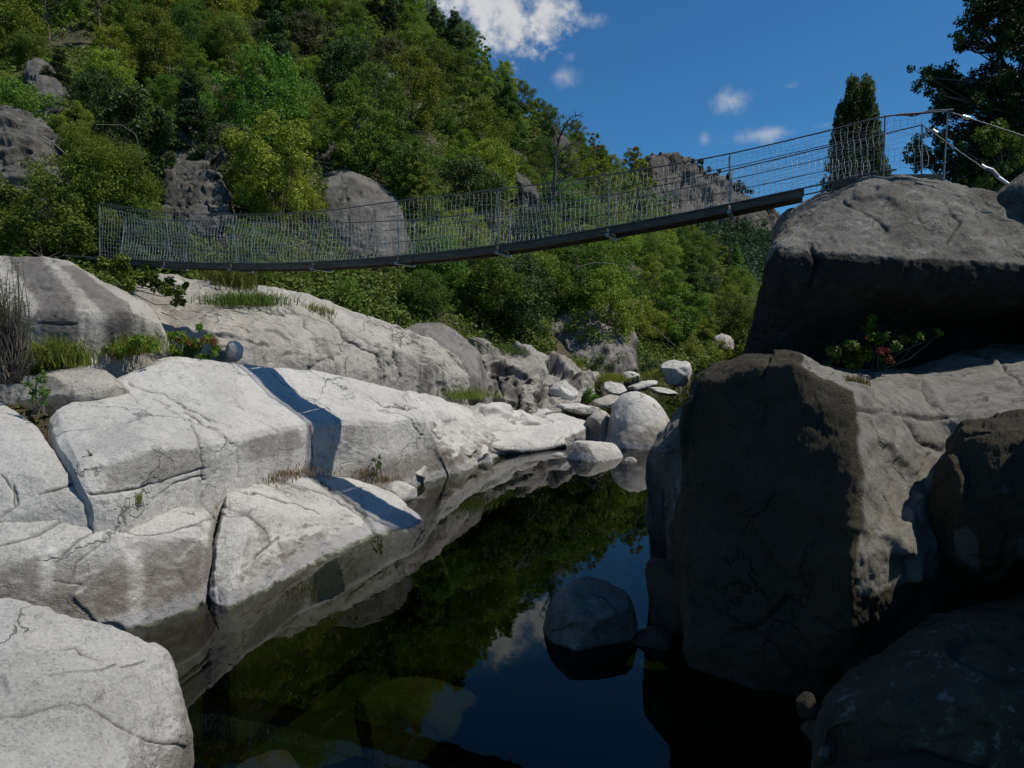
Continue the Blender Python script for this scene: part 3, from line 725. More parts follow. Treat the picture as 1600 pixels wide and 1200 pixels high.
rock('hill_cliff', 'small weathered cliff step above the smooth purple grey cliff', 'cliff', [
    [(488, 225, 42), (510, 212, 43), (540, 222, 43), (556, 245, 42)],
    [(485, 245, 40), (512, 235, 40), (540, 242, 40), (558, 258, 40)],
    [(482, 275, 39), (512, 272, 39), (540, 268, 39), (558, 272, 39)]],
    ((0, 1.5, 9), (0, 0, 8), (-0.3, 1, 9), (0.3, 1, 9)), k=36, sm=2, amp=0.3, freq=0.5, facet=0.7, ffreq=0.75, joints=0.1, small=0.3, seed=32, cat='cliff')
rock('hill_cliff', 'dark lichened cliff behind the left part of the bridge net', 'cliff', [
    [(262, 200, 33), (290, 185, 34), (325, 205, 34), (345, 240, 33)],
    [(258, 245, 31), (295, 235, 31), (330, 245, 31), (352, 275, 31)],
    [(255, 290, 29.5), (295, 285, 29.5), (335, 300, 29.5), (362, 320, 29.5)],
    [(250, 340, 28.5), (295, 340, 28.5), (340, 345, 28.5), (372, 352, 28.5)]],
    ((0, 1.5, 8), (0, 0, 6), (-0.3, 1, 7), (0.3, 1, 7)), k=36, sm=2, amp=0.25, freq=0.5, fine=0.03, facet=0.7, ffreq=0.75, joints=0.1, small=0.3, seed=33, cat='cliff')
rock('hill_cliff', 'slanting lichened cliff at the left edge above the bushes', 'cliff', [
    [(-60, 165, 30), (10, 150, 31), (60, 175, 31), (96, 205, 30)],
    [(-60, 195, 28.5), (10, 185, 29), (55, 205, 29), (98, 225, 29)],
    [(-60, 240, 27.5), (5, 235, 27.5), (50, 250, 27.5), (98, 262, 28)],
    [(-60, 320, 26), (0, 315, 26), (50, 310, 26.2), (100, 300, 27)]],
    ((0, 1.5, 8), (0, 0, 5), (-0.3, 1, 7), (0.3, 1, 7)), k=36, sm=2, amp=0.25, freq=0.5, fine=0.03, facet=0.7, ffreq=0.75, joints=0.1, small=0.3, seed=34, cat='cliff', aniso=(0.6, 1, 1.4))
rock('hill_cliff', 'small grey cliff among trees near the top left corner', 'cliff', [
    [(34, 92, 40), (56, 84, 41), (88, 104, 41)], [(34, 112, 37.5), (62, 105, 37.5), (100, 120, 37.5)], [(40, 150, 35.5), (68, 152, 35), (108, 148, 35.5)]],
    ((0, 1.5, 14), (0, 0, 14), (-0.3, 1, 14), (0.3, 1, 14)), k=36, sm=2, amp=0.25, freq=0.5, facet=0.3, ffreq=0.5, seed=35, cat='cliff')
rock('hill_cliff', 'narrow pale streaked cliff between trees in the middle of the slope', 'cliff', [
    [(588, 108, 60), (604, 96, 61), (622, 106, 61)], [(594, 130, 58), (606, 125, 58), (624, 132, 58)], [(598, 165, 57), (610, 162, 57), (622, 165, 57)], [(600, 200, 56), (610, 200, 56), (620, 198, 56)]],
    ((0, 1.5, 20), (0, 0, 18), (-0.3, 1, 20), (0.3, 1, 20)), k=36, sm=2, amp=0.35, freq=0.4, facet=0.4, ffreq=0.4, seed=36, cat='cliff', pales=[[(600, 120), (616, 118), (614, 200), (602, 200)]])
rock('hill_cliff', 'pale rock patch below the skyline behind the dead tree', 'crag', [
    [(866, 215, 90), (880, 207, 91), (896, 224, 91)], [(866, 226, 88), (882, 224, 88), (897, 236, 88)], [(866, 242, 87), (882, 242, 87), (897, 246, 87)]],
    ((0, 1.5, 20), (0, 0, 18), (-0.3, 1, 20), (0.3, 1, 20)), k=16, sm=2, amp=0.5, freq=0.3, facet=0.6, ffreq=0.3, seed=37, cat='cliff')
rock('hill_cliff', 'small slanting rock patch left of the dead tree', 'cliff', [
    [(800, 262, 62), (818, 262, 63), (836, 280, 63)], [(805, 278, 61), (822, 280, 61), (838, 294, 61)], [(815, 295, 60), (828, 298, 60), (842, 304, 60)]],
    ((0, 1.5, 14), (0, 0, 14), (-0.3, 1, 14), (0.3, 1, 14)), k=16, sm=2, amp=0.3, freq=0.4, facet=0.4, ffreq=0.4, seed=38, cat='cliff')
rock('far_crag', 'distant bare rock crag with vertical ribs on the skyline behind the bridge', 'crag', [
    [(985, 262, 300), (1004, 240, 300), (1040, 236, 302), (1075, 240, 304), (1100, 255, 304), (1130, 268, 304), (1160, 285, 304), (1180, 305, 304), (1215, 335, 304), (1260, 360, 300)],
    [(985, 285, 288), (1004, 268, 288), (1040, 266, 289), (1075, 270, 290), (1100, 282, 290), (1130, 294, 290), (1158, 305, 290), (1180, 322, 290), (1215, 348, 290), (1260, 372, 288)],
    [(985, 340, 276), (1004, 330, 276), (1040, 330, 277), (1075, 335, 278), (1100, 338, 278), (1130, 340, 278), (1158, 345, 278), (1180, 352, 278), (1215, 366, 278), (1260, 385, 276)],
    [(985, 420, 262), (1004, 420, 262), (1040, 420, 262), (1075, 420, 262), (1100, 420, 262), (1130, 420, 262), (1158, 420, 262), (1180, 420, 262), (1215, 420, 262), (1260, 420, 262)]],
    ((0, 10, 10), None, (-3, 5, 10), (3, 5, 10)), k=24, sm=1, amp=3.2, freq=0.09, fine=0.4, facet=5.0, ffreq=0.09, joints=2.0, seed=39, cat='cliff', aniso=(1.5, 1, 0.28))

# ------------------------------------------------------------------ terrain
TU = [-3000, -1200, -400, 0, 150, 400, 600, 690, 760, 800, 900, 950, 1000, 1060, 1100, 1150, 1215, 1300, 1500, 2200, 5000]
TD0 = [13, 16, 18, 21, 22, 26, 27, 29, 31, 33, 36, 39, 43, 48, 55, 75, 20, 17, 16, 14, 12]
TZ0 = [4.5, 4.8, 5.0, 5.0, 5.2, 5.0, 4.4, 3.9, 3.2, 3.0, 2.0, 1.6, 1.2, 1.0, 1.0, 1.0, 3.6, 4.2, 4.5, 4.8, 5]
TD1 = [80, 85, 90, 90, 92, 95, 100, 105, 110, 113, 122, 128, 134, 140, 145, 150, 200, 200, 200, 200, 200]
TV1 = [-80, -80, -80, -80, -80, -60, 0, 62, 130, 175, 245, 268, 290, 380, 400, 430, 480, 480, 480, 480, 480]


def ground_z(u, d):
    u = np.asarray(u, float)
    d = np.asarray(d, float)
    d0, z0 = np.interp(u, TU, TD0), np.interp(u, TU, TZ0)
    d1, v1 = np.interp(u, TU, TD1), np.interp(u, TU, TV1)
    z1 = 4 + (515 - v1) / F * d1
    t = (d - d0) / (d1 - d0)
    up = z0 + (z1 - z0) * (0.9 * np.clip(t, 0, 1) + 0.1 * np.clip(t, 0, 1) ** 2)
    x = (u - 800) / F * d
    P = np.stack([x, d, 0 * d], -1)
    bump = fbm(P * 0.12, 4, 77) * np.clip(t * 8, 0, 1) * 1.6
    z = np.where(t > 1, z1 - (d - d1) * 0.15, up) + bump * (t > 0)
    bank = np.clip((d - (d0 - 5)) / 5, 0, 1)
    bed = -2.8 + 0.5 * fbm(P * 0.4, 4, 78)
    bank = bank * bank * (3 - 2 * bank)
    return np.where(t > 0, z, bed + (z0 - bed) * bank)


us = np.concatenate([np.linspace(-3000, -200, 40), np.linspace(-180, 1300, 240), np.linspace(1320, 5000, 60)])
ds = np.concatenate([np.linspace(1.0, 14, 30), np.geomspace(14.4, 160, 200), np.geomspace(165, 900, 30)])
UU, DD = np.meshgrid(us, ds)
ZZ = ground_z(UU, DD)
PP = np.stack([(UU - 800) / F * DD, DD, ZZ], -1)
R_, C_ = UU.shape
idx = np.arange(R_ * C_).reshape(R_, C_)
fc = np.stack([idx[:-1, :-1], idx[:-1, 1:], idx[1:, 1:], idx[1:, :-1]], -1).reshape(-1, 4)


def terrain_mat():
    m, nt = newmat('hill_soil')
    pos = N(nt, 'ShaderNodeNewGeometry').outputs['Position']
    n = noise(nt, pos, 0.5, 8, 0.65)
    n2 = noise(nt, pos, 3.0, 6, 0.7)
    c = mix(nt, ramp(nt, n, 0.4, 0.6), (0.05, 0.055, 0.018), (0.075, 0.06, 0.035))
    c = mix(nt, ramp(nt, n2, 0.55, 0.7, 0, 0.6), c, (0.12, 0.105, 0.085))
    z = N(nt, 'ShaderNodeSeparateXYZ', ins={0: pos}).outputs[2]
    c = mix(nt, ramp(nt, z, 0.2, -0.3), c, (0.07, 0.07, 0.025))
    bmp = N(nt, 'ShaderNodeBump', ins={'Strength': 0.8, 'Distance': 0.15, 'Height': n2}).outputs[0]
    b = N(nt, 'ShaderNodeBsdfPrincipled', ins={'Base Color': c, 'Roughness': 0.95, 'Normal': bmp})
    N(nt, 'ShaderNodeOutputMaterial', ins={0: b.outputs[0]})
    return m


M['soil'] = terrain_mat()
o = obj('hillside_ground', mesh_from('hillside_ground', PP, fc, M['soil']))
tag(o, kind='structure')
# ground behind and below the camera, out to the horizon
gv = [(-900, -300, -3.6), (900, -300, -3.6), (900, 1500, -3.6), (-900, 1500, -3.6)]
tag(obj('valley_ground', mesh_from('valley_ground', gv, [(0, 1, 2, 3)], M['soil'])), kind='structure')
# far slope under the crag
FU = np.linspace(960, 1330, 60)
FT = np.linspace(0, 1, 40)
A, B = np.meshgrid(FU, FT)
dd_ = 150 + 135 * B
vv_ = np.interp(A, [960, 1060, 1200, 1330], [470, 500, 500, 500]) * (1 - B) + np.interp(A, [960, 1060, 1120, 1180, 1230, 1330], [340, 348, 355, 358, 372, 385]) * B
xx_ = (A - 800) / F * dd_
FZ = 4 + (515 - vv_) / F * dd_
FP = np.stack([xx_, dd_, FZ + 2 * fbm(np.stack([xx_, dd_, 0 * dd_], -1) * 0.05, 3, 5)], -1)
R_, C_ = A.shape
idx = np.arange(R_ * C_).reshape(R_, C_)
fc = np.stack([idx[:-1, :-1], idx[:-1, 1:], idx[1:, 1:], idx[1:, :-1]], -1).reshape(-1, 4)
tag(obj('far_hill', mesh_from('far_hill', FP, fc, M['soil'])), kind='structure')

# ------------------------------------------------------------------ water
def water_mat():
    m, nt = newmat('river_water')
    pos = N(nt, 'ShaderNodeNewGeometry').outputs['Position']
    h = noise(nt, pos, 1.6, 3, 0.5)
    bmp = N(nt, 'ShaderNodeBump', ins={'Strength': 0.05, 'Distance': 0.03, 'Height': h}).outputs[0]
    fr = N(nt, 'ShaderNodeFresnel', ins={'IOR': 1.33, 'Normal': bmp}).outputs[0]
    g = N(nt, 'ShaderNodeBsdfGlossy', ins={'Color': (1, 1, 1, 1), 'Roughness': 0.0, 'Normal': bmp})
    t = N(nt, 'ShaderNodeBsdfTransparent', ins={'Color': (0.8, 0.85, 0.75, 1)})
    s = N(nt, 'ShaderNodeMixShader', ins={0: fr, 1: t.outputs[0], 2: g.outputs[0]})
    va = N(nt, 'ShaderNodeVolumeAbsorption', ins={'Color': (0.5, 0.6, 0.25, 1), 'Density': 0.68})
    N(nt, 'ShaderNodeOutputMaterial', ins={'Surface': s.outputs[0], 'Volume': va.outputs[0]})
    return m


M['water'] = water_mat()
mb = MB()
w0, w1 = -60, 60
mb.hexa([(w0, -10, -3.4), (w1, -10, -3.4), (w1, 130, -3.4), (w0, 130, -3.4)], [(w0, -10, 0), (w1, -10, 0), (w1, 130, 0), (w0, 130, 0)])
tag(obj('river_water', mb.mesh('river_water', M['water'], False)), kind='structure')

# ------------------------------------------------------------------ foliage
M['leaf_a'] = leaf_mat('leaf_yellow_green', (0.145, 0.215, 0.02), (0.235, 0.30, 0.036))
M['leaf_b'] = leaf_mat('leaf_mid_green', (0.095, 0.17, 0.02), (0.16, 0.235, 0.033))
M['leaf_c'] = leaf_mat('leaf_dark_green', (0.034, 0.066, 0.015), (0.065, 0.10, 0.026), 0.25)
M['leaf_d'] = leaf_mat('leaf_grey_green', (0.06, 0.075, 0.03), (0.10, 0.11, 0.045))
M['leaf_red'] = leaf_mat('leaf_red_brown', (0.14, 0.05, 0.025), (0.2, 0.09, 0.04))
M['leaf_dry'] = leaf_mat('leaf_dry', (0.18, 0.14, 0.06), (0.26, 0.2, 0.09))
M['bark'] = plain_mat('bark', (0.11, 0.09, 0.07), 0.9, 0, 0.4, 8, (1, 1, 0.3))
M['deadwood'] = plain_mat('dead_wood', (0.22, 0.20, 0.18), 0.85, 0, 0.4, 8)
M['blackwood'] = plain_mat('dark_dead_wood', (0.07, 0.06, 0.055), 0.9, 0, 0.4, 8)


def leaves(P, size, rg, up=0.5, aspect=0.55, out=None):
    """one small rhombic leaf per point"""
    n = len(P)
    nrm = rg.normal(size=(n, 3))
    nrm[:, 2] += up * 1.5
    if out is not None:
        nrm += out * 0.8
    nrm /= np.linalg.norm(nrm, axis=1, keepdims=True)
    t = np.cross(nrm, rg.normal(size=(n, 3)))
    t /= np.linalg.norm(t, axis=1, keepdims=True) + 1e-9
    b = np.cross(nrm, t)
    s = (np.asarray(size) * rg.uniform(0.6, 1.35, n))[:, None]
    V = np.stack([P - t * s * 0.5, P + b * s * aspect * 0.5 + nrm * s * 0.08, P + t * s * 0.5, P - b * s * aspect * 0.5 + nrm * s * 0.08], 1)
    return V.reshape(-1, 3), np.arange(n * 4).reshape(n, 4)


def tree_meshes(key, seed, H, rx, shape, leafsize, nclump, nleaf, mat, trunk_h=0.25, spread=0.42):
    """crown and trunk meshes of one tree standing at the origin"""
    rg = np.random.default_rng(seed)
    cz0 = H * trunk_h
    C, Rr = [], []
    for i in range(nclump):
        t = (i + rg.uniform(0, 1)) / nclump
        ang = i * 2.399 + rg.uniform(-0.5, 0.5)
        if shape == 'round':
            prof = math.sin(math.pi * (0.12 + 0.83 * t)) ** 0.7
        elif shape == 'cone':
            prof = (1 - t) ** 0.75 * 0.95 + 0.08
        elif shape == 'column':
            prof = min(1, 0.75 + t) * (1 - t ** 3.0) ** 0.8 * 0.9 + 0.05
        else:
            prof = math.sin(math.pi * (0.3 + 0.66 * t)) ** 0.6
        rad = rx * prof * rg.uniform(0.2, 1.3) ** 0.6 * (1 + 0.22 * math.sin(ang * 2 + seed) + 0.15 * math.sin(ang * 3 + 7 * t))
        C.append((rad * math.cos(ang), rad * math.sin(ang), cz0 + (H - cz0) * t * 0.95 + rg.uniform(-0.05, 0.05) * H))
        Rr.append(rx * rg.uniform(0.4, 1.25) * spread * (0.6 + 0.5 * prof))
    C = np.array(C)
    Rr = np.array(Rr)
    which = rg.choice(nclump, nclump * nleaf, p=Rr ** 2 / (Rr ** 2).sum())
    dv = rg.normal(size=(len(which), 3))
    dv /= np.linalg.norm(dv, axis=1, keepdims=True)
    rr = rg.uniform(0, 1, len(which)) ** 0.5 * rg.choice([1.0, 1.0, 1.0, 1.35], len(which))
    sc = np.array([1, 1, 0.72 if shape != 'column' else 1.9])
    P = C[which] + dv * (rr * Rr[which])[:, None] * sc
    P[:, 2] = np.maximum(P[:, 2], 0.12 * H * rg.uniform(0.5, 1.5, len(P)) if trunk_h > 0.1 else 0.0)
    V, Fc = leaves(P, leafsize, rg, 0.5, 0.6, dv)
    crown = mesh_from(key + '_crown', V, Fc, M[mat], False)
    mb = MB()
    lean = rg.normal(size=2) * 0.04 * H
    r0 = 0.022 * H + 0.02
    zt = np.linspace(-0.6, H * 0.85, 7)
    tp = np.stack([lean[0] * (zt / H) ** 2 + 0.02 * H * np.sin(zt * 2 + seed), lean[1] * (zt / H) ** 2 + 0.015 * H * np.cos(zt * 1.7), zt], 1)
    mb.tube(tp, r0, 6, r0 * 0.15)
    for i in range(0, nclump, max(1, nclump // 16)):
        zz = min(max(C[i][2] - 0.8 * math.hypot(C[i][0], C[i][1]), H * 0.12), H * 0.8)
        a = np.array([np.interp(zz, zt, tp[:, 0]), np.interp(zz, zt, tp[:, 1]), zz])
        m_ = (a + C[i]) / 2 + np.array([0, 0, -0.05 * H])
        mb.tube([a, m_, C[i]], r0 * 0.35, 4, r0 * 0.08)
    trunk = mb.mesh(key + '_trunk', M['bark'])
    return crown, trunk


KINDS = {}
defs = [('round', 'a', 7.0, 2.4, 30, 'leaf_a'), ('round', 'b', 7.0, 2.6, 32, 'leaf_b'), ('round', 'c', 6.0, 2.3, 28, 'leaf_c'),
        ('broad', 'd', 5.0, 2.6, 30, 'leaf_a'), ('broad', 'e', 5.2, 2.6, 30, 'leaf_b'), ('cone', 'f', 8.5, 2.0, 34, 'leaf_b'),
        ('cone', 'g', 9.0, 1.9, 34, 'leaf_c'), ('round', 'h', 8.0, 2.2, 34, 'leaf_a'), ('broad', 'i', 4.0, 2.2, 24, 'leaf_d'), ('round', 'j', 7.5, 2.0, 12, 'leaf_a')]
for i, (sh, key, H, rx, nc, mt) in enumerate(defs):
    KINDS[key] = (H, rx, mt, tree_meshes('tree_' + key, 300 + i, H, rx, sh, 0.16, nc * 3, 190, mt, 0.14 if key != 'j' else 0.3, 0.27 if key != 'j' else 0.2))


def put_tree(name, key, loc, s, rz, label, cat, group):
    H, rx, mt, (cr, tr) = KINDS[key]
    e = empty(name, Vector(loc), label, cat, group)
    e.rotation_euler = (0, 0, rz)
    e.scale = (s, s, s * random.uniform(0.92, 1.1))
    obj('crown', cr, e)
    obj('trunk', tr, e)
    return e


CLIFFS = [([(485, 215), (550, 212), (560, 262), (628, 300), (632, 420), (540, 420), (505, 360), (478, 290)], 33),
          ([(262, 195), (325, 205), (350, 260), (372, 345), (262, 345), (256, 270)], 29), ([(-60, 150), (60, 172), (100, 210), (105, 290), (60, 300), (-60, 290)], 27),
          ([(40, 80), (85, 90), (92, 145), (45, 145)], 36), ([(596, 105), (618, 105), (616, 185), (602, 185)], 57),  ([(830, 500), (905, 460), (970, 480), (994, 560), (860, 575)], 37), ([(842, 185), (935, 175), (940, 300), (845, 310)], 42)]


def skyline(u):
    return float(np.interp(u, [-400, 0, 600, 690, 720, 760, 810, 830, 870, 900, 950, 1000, 1060, 1100, 1200], [-300, -300, -120, -5, 45, 90, 140, 160, 185, 205, 212, 236, 345, 365, 420]))


placed = []
TREES = []
rg = np.random.default_rng(11)
tries = 0
while len(TREES) < 285 and tries < 60000:
    tries += 1
    u = rg.uniform(-120, 1165)
    t = rg.uniform(0.0, 1.0) ** 1.25
    d0, d1 = np.interp(u, TU, TD0), np.interp(u, TU, TD1)
    d = d0 + 0.8 + (d1 - d0) * t * 1.02
    z = float(ground_z(u, d))
    v = 515 - (z - 4) / d * F
    if v < -60:
        continue
    grow = np.interp(d, [20, 35, 60, 120], [0.5, 0.65, 0.85, 1.0])
    key = rg.choice(list('abcdefghij'), p=[.19, .17, .07, .12, .10, .06, .02, .13, .05, .09])
    H, rx = KINDS[key][0], KINDS[key][1]
    s = grow * rg.choice([rg.uniform(0.5, 0.8), rg.uniform(0.8, 1.25)])
    hp, rp = H * s * F / d, rx * s * F / d
    if v - hp < skyline(u) - 12:
        s = s * max(0.0, (v - skyline(u) + 6)) / hp
        if s < 0.4:
            continue
        hp, rp = H * s * F / d, rx * s * F / d
    bad = False
    for poly, cd in CLIFFS:
        if d < cd + 3:
            for fx in (-0.5, 0, 0.5):
                for fy in (0.15, 0.4, 0.65, 0.85):
                    if in_poly(np.array(u + fx * rp), np.array(v - fy * hp), poly):
                        bad = True
    if bad:
        continue
    for (u2, v2, r2) in placed:
        if math.hypot(u - u2, (v - v2) * 1.25) < 0.56 * (rp + r2):
            bad = True
            break
    if bad:
        continue
    placed.append((u, v, rp))
    TREES.append([u, v, d, z, s, key, hp, rp])

# --- labels: look + landmark, then rank inside each shared wording
LAND = [((550, 350), 'the smooth grey cliff'), ((310, 270), 'the dark lichened cliff'), ((50, 225), 'the slanting left cliff'),
        ((608, 150), 'the narrow streaked cliff'), ((880, 260), 'the dead tree'), ((910, 520), 'the purple rock face'),
        ((1060, 300), 'the distant crag'), ((65, 110), 'the small corner cliff'), ((700, 450), 'the middle deck'), ((1080, 450), 'the right deck end')]
LOOK = {'a': 'rounded yellowish tree', 'b': 'rounded green tree', 'c': 'dense dark tree', 'd': 'low spreading yellowish tree', 'e': 'low spreading green tree',
        'f': 'pointed green tree', 'g': 'pointed dark green tree', 'h': 'tall yellowish tree', 'i': 'low grey green bushy tree', 'j': 'sparse thin stemmed tree'}
ORD = ['first', 'second', 'third', 'fourth', 'fifth', 'sixth', 'seventh', 'eighth', 'ninth', 'tenth', 'eleventh', 'twelfth', 'thirteenth', 'fourteenth', 'fifteenth', 'sixteenth']
buck = {}
for T in TREES:
    u, v, d, z, s, key, hp, rp = T
    cx, cy = u, v - hp * 0.55
    (lx, ly), ln = min(LAND, key=lambda q: math.hypot(q[0][0] - cx, q[0][1] - cy))
    dx, dy = cx - lx, cy - ly
    rel = ('left of' if dx < 0 else 'right of') if abs(dx) > abs(dy) else ('above' if dy < 0 else 'below')
    T += [LOOK[key], rel, ln]
    buck.setdefault((LOOK[key], rel, ln), []).append(T)
for (lk, rel, ln), L in buck.items():
    L.sort(key=lambda T: T[0])
    for i, T in enumerate(L):
        T.append(f'{lk} {rel} {ln}' if len(L) == 1 else f'{ORD[min(i, 15)]} {lk} from the left, {rel} {ln}')
for T in TREES:
    u, v, d, z, s, key = T[:6]
    put_tree('hillside_tree', key, ((u - 800) / F * d, d, z - 0.15), s, rg.uniform(0, 6.28), T[-1], 'tree', 'trees on the steep hillside')

# undergrowth: brush mass on the slope
rg = np.random.default_rng(5)
n = 12500
u = rg.uniform(-200, 1180, n)
t = rg.uniform(0, 1, n) ** 1.1
t[:2600] = rg.uniform(-0.03, 0.13, 2600)
d0, d1 = np.interp(u, TU, TD0), np.interp(u, TU, TD1)
d = d0 - 0.5 + (d1 - d0) * t
z = ground_z(u, d)
C = np.stack([(u - 800) / F * d, d, z], -1)
keep = (fbm(C * 0.25, 3, 9) > -0.3) | (np.arange(n) < 2600)
for poly, cd in CLIFFS:
    U_, V_ = px(C + np.array([0, 0, 0.4]))
    pc = np.mean(np.array(poly), 0)
    keep &= ~(in_poly(U_, V_, [tuple(pc + (np.array(p_) - pc) * 0.72) for p_ in poly]) & (d < cd + 4))
C, d = C[keep], d[keep]
# brush on the right bank behind the anchor boulder
d2 = rg.uniform(17, 60, 1400)
u2 = rg.uniform(1330, 2900, 1400)
C = np.concatenate([C, np.stack([(u2 - 800) / F * d2, d2, ground_z(u2, d2)], -1)])
d = np.concatenate([d, d2])
rad = np.interp(d, [20, 60, 120], [0.45, 0.9, 1.6]) * rg.uniform(0.6, 1.4, len(C))
nl = 42
W = np.repeat(np.arange(len(C)), nl)
dv = rg.normal(size=(len(W), 3))
dv /= np.linalg.norm(dv, axis=1, keepdims=True)
dv[:, 2] = np.abs(dv[:, 2])
P = C[W] + dv * (rad[W] * rg.uniform(0, 1, len(W)) ** 0.4)[:, None] * np.array([1, 1, 0.9])
V, Fc = leaves(P, np.interp(d, [20, 60, 120], [0.14, 0.26, 0.42])[W], rg, 0.5, 0.6, dv)
M['leaf_brush'] = leaf_mat('leaf_brush', (0.08, 0.12, 0.018), (0.155, 0.18, 0.034))
o = obj('undergrowth', mesh_from('undergrowth', V, Fc, M['leaf_brush'], False))
tag(o, kind='stuff')

# far wood under the crag: one mass
n = 1500
a = rg.uniform(0, 1, n)
b = rg.uniform(0, 1, n) ** 0.8
ii = (b * (FP.shape[0] - 1)).astype(int)
jj = (a * (FP.shape[1] - 1)).astype(int)
C = FP[ii, jj] + rg.normal(size=(n, 3)) * np.array([2, 2, 0.2])
C = np.concatenate([C, np.stack([D(uu, np.interp(uu, [1004, 1040, 1075, 1130, 1160, 1215], [240, 236, 240, 268, 285, 335]) + rg.uniform(3, 16), 300) for uu in rg.uniform(1010, 1210, 34)])])
rad = rg.uniform(1.6, 3.4, len(C))
rad[n:] *= rg.uniform(0.2, 0.6, len(C) - n)
W = np.repeat(np.arange(len(C)), 70)
dv = rg.normal(size=(len(W), 3))
dv /= np.linalg.norm(dv, axis=1, keepdims=True)
P = C[W] + np.array([0, 0, 2.0]) * (rad[W] / 3)[:, None] + dv * (rad[W] * rg.uniform(0, 1, len(W)) ** 0.4)[:, None] * np.array([1, 1, 1.15])
V, Fc = leaves(P, 0.9, rg, 0.4, 0.7, dv)
M['leaf_far'] = leaf_mat('leaf_far', (0.03, 0.06, 0.022), (0.055, 0.09, 0.032))
tag(obj('far_forest', mesh_from('far_forest', V, Fc, M['leaf_far'], False)), kind='stuff')


# ------------------------------------------------------------------ single trees
def lone_tree(name, label, key, loc, seed, clumps, nleaf, leafsize, mat, trunk_pts, r0, limbs=True, up=0.3, stretch=(1, 1, 1), bark='bark', cat='tree'):
    """tree whose crown clumps are given as (centre, radius) in world space"""
    rg = np.random.default_rng(seed)
    e = empty(name, Vector(loc), label, cat)
    loc = np.asarray(loc, float)
    C = np.array([c for c, r in clumps])
    Rr = np.array([r for c, r in clumps])
    which = rg.choice(len(C), nleaf, p=Rr ** 2.2 / (Rr ** 2.2).sum())
    dv = rg.normal(size=(nleaf, 3))
    dv /= np.linalg.norm(dv, axis=1, keepdims=True)
    P = C[which] + dv * (Rr[which] * rg.uniform(0, 1, nleaf) ** 0.45)[:, None] * np.array(stretch)
    V, Fc = leaves(P - loc, leafsize, rg, up, 0.6, dv)
    obj('crown', mesh_from(name + '_crown', V, Fc, M[mat], False), e)
    mb = MB()
    tp = np.array(trunk_pts) - loc
    mb.tube(tp, r0, 8, r0 * 0.2)
    if limbs:
        for i in range(len(C)):
            if rg.uniform() < 0.7:
                c = C[i] - loc
                j = int(np.argmin([np.linalg.norm(p - c) + (2.0 if p[2] > c[2] else 0) for p in tp]))
                a = tp[j]
                m_ = (a + c) / 2 + rg.normal(size=3) * 0.08 * np.linalg.norm(c - a)
                mb.tube([a, m_, c], r0 * 0.3, 5, r0 * 0.06)
    obj('trunk', mb.mesh(name + '_trunk', M[bark]), e)
    return e


# poplar
rg = np.random.default_rng(21)
pd = 62.0
base = D(1342, 330, pd)
cl = []
for i in range(520):
    t = rg.uniform(0, 1) * 0.97
    v = 300 - 178 * t
    lo = np.interp(v, [122, 150, 170, 200, 240, 290, 300], [1338, 1322, 1310, 1304, 1298, 1286, 1288])
    hi = np.interp(v, [122, 150, 170, 200, 240, 290, 300], [1352, 1364, 1370, 1374, 1382, 1394, 1392])
    if v < 150:     # two tops
        c, w = (1334, 2 + (v - 122) * 0.4) if rg.uniform() < 0.45 else (1354, 2 + (v - 122) * 0.4)
        if c == 1333 and v < 128:
            continue
        u = c + rg.uniform(-1, 1) * w
    else:
        u = rg.uniform(lo + 5, hi - 5) if i % 4 else rg.choice([lo + rg.uniform(-3, 4), hi - rg.uniform(-3, 4)])
    cl.append((D(u, v, pd + rg.uniform(-2.0, 2.0)), rg.uniform(0.15, 0.5) if i % 4 else 0.17))
lone_tree('poplar_tree', 'tall dark columnar poplar with two tops behind the right end of the bridge', 'x', base, 22, cl, 75000, 0.16, 'leaf_c',
          [base, D(1342, 270, pd), D(1344, 200, pd), D(1352, 135, pd)], 0.4, stretch=(0.9, 0.9, 2.0))

# big oak at the right edge
od = 27.0
base = D(1600, 400, od)
cl = []
spots = [(1462, 130, 22), (1480, 115, 20), (1495, 155, 24), (1450, 120, 14), (1470, 165, 16), (1505, 190, 22), (1480, 205, 20), (1440, 235, 16), (1425, 250, 12), (1465, 250, 20), (1500, 245, 24),
         (1520, 55, 20), (1505, 60, 13), (1545, 20, 26), (1535, 5, 22), (1575, 10, 26), (1600, 45, 28), (1580, 60, 22), (1560, 110, 26), (1590, 130, 30), (1545, 165, 28), (1575, 190, 34), (1540, 220, 30),
         (1595, 240, 38), (1530, 262, 28), (1560, 280, 30), (1610, 180, 36), (1630, 100, 36), (1640, 20, 36), (1650, 260, 40), (1510, 275, 22), (1475, 280, 14), (1620, -20, 34), (1560, -25, 26), (1700, 60, 40), (1700, 160, 44),
         (1700, 250, 44), (1760, 100, 44), (1760, 200, 44)]
for (u, v, r) in spots:
    for k in range(13):
        dd = od + rg.uniform(-1.6, 1.8)
        cl.append((D(u + rg.normal() * r * 0.75, v + rg.normal() * r * 0.75, dd), r * 0.5 * dd / F * rg.uniform(0.5, 1.25)))
lone_tree('oak_tree', 'large dark broadleaf tree filling the upper right corner', 'x', base, 23, cl, 110000, 0.12, 'leaf_c',
          [base, D(1605, 300, od), D(1600, 220, od), D(1590, 150, od), D(1560, 80, od), D(1530, 35, od)], 0.17, bark='blackwood')
lone_tree('ash_tree', 'lighter green sapling lit in front of the large dark tree', 'x', D(1570, 330, 22), 24,
          [(D(1560 + a_, 225 + b_, 22), 0.28) for a_, b_ in [(-25, -15), (0, -25), (20, -5), (-10, 5), (30, 25), (5, 40), (-20, 60), (10, 75), (35, 0)]], 1800, 0.11, 'leaf_b',
          [D(1570, 330, 22), D(1568, 270, 22), D(1560, 200, 22)], 0.05)


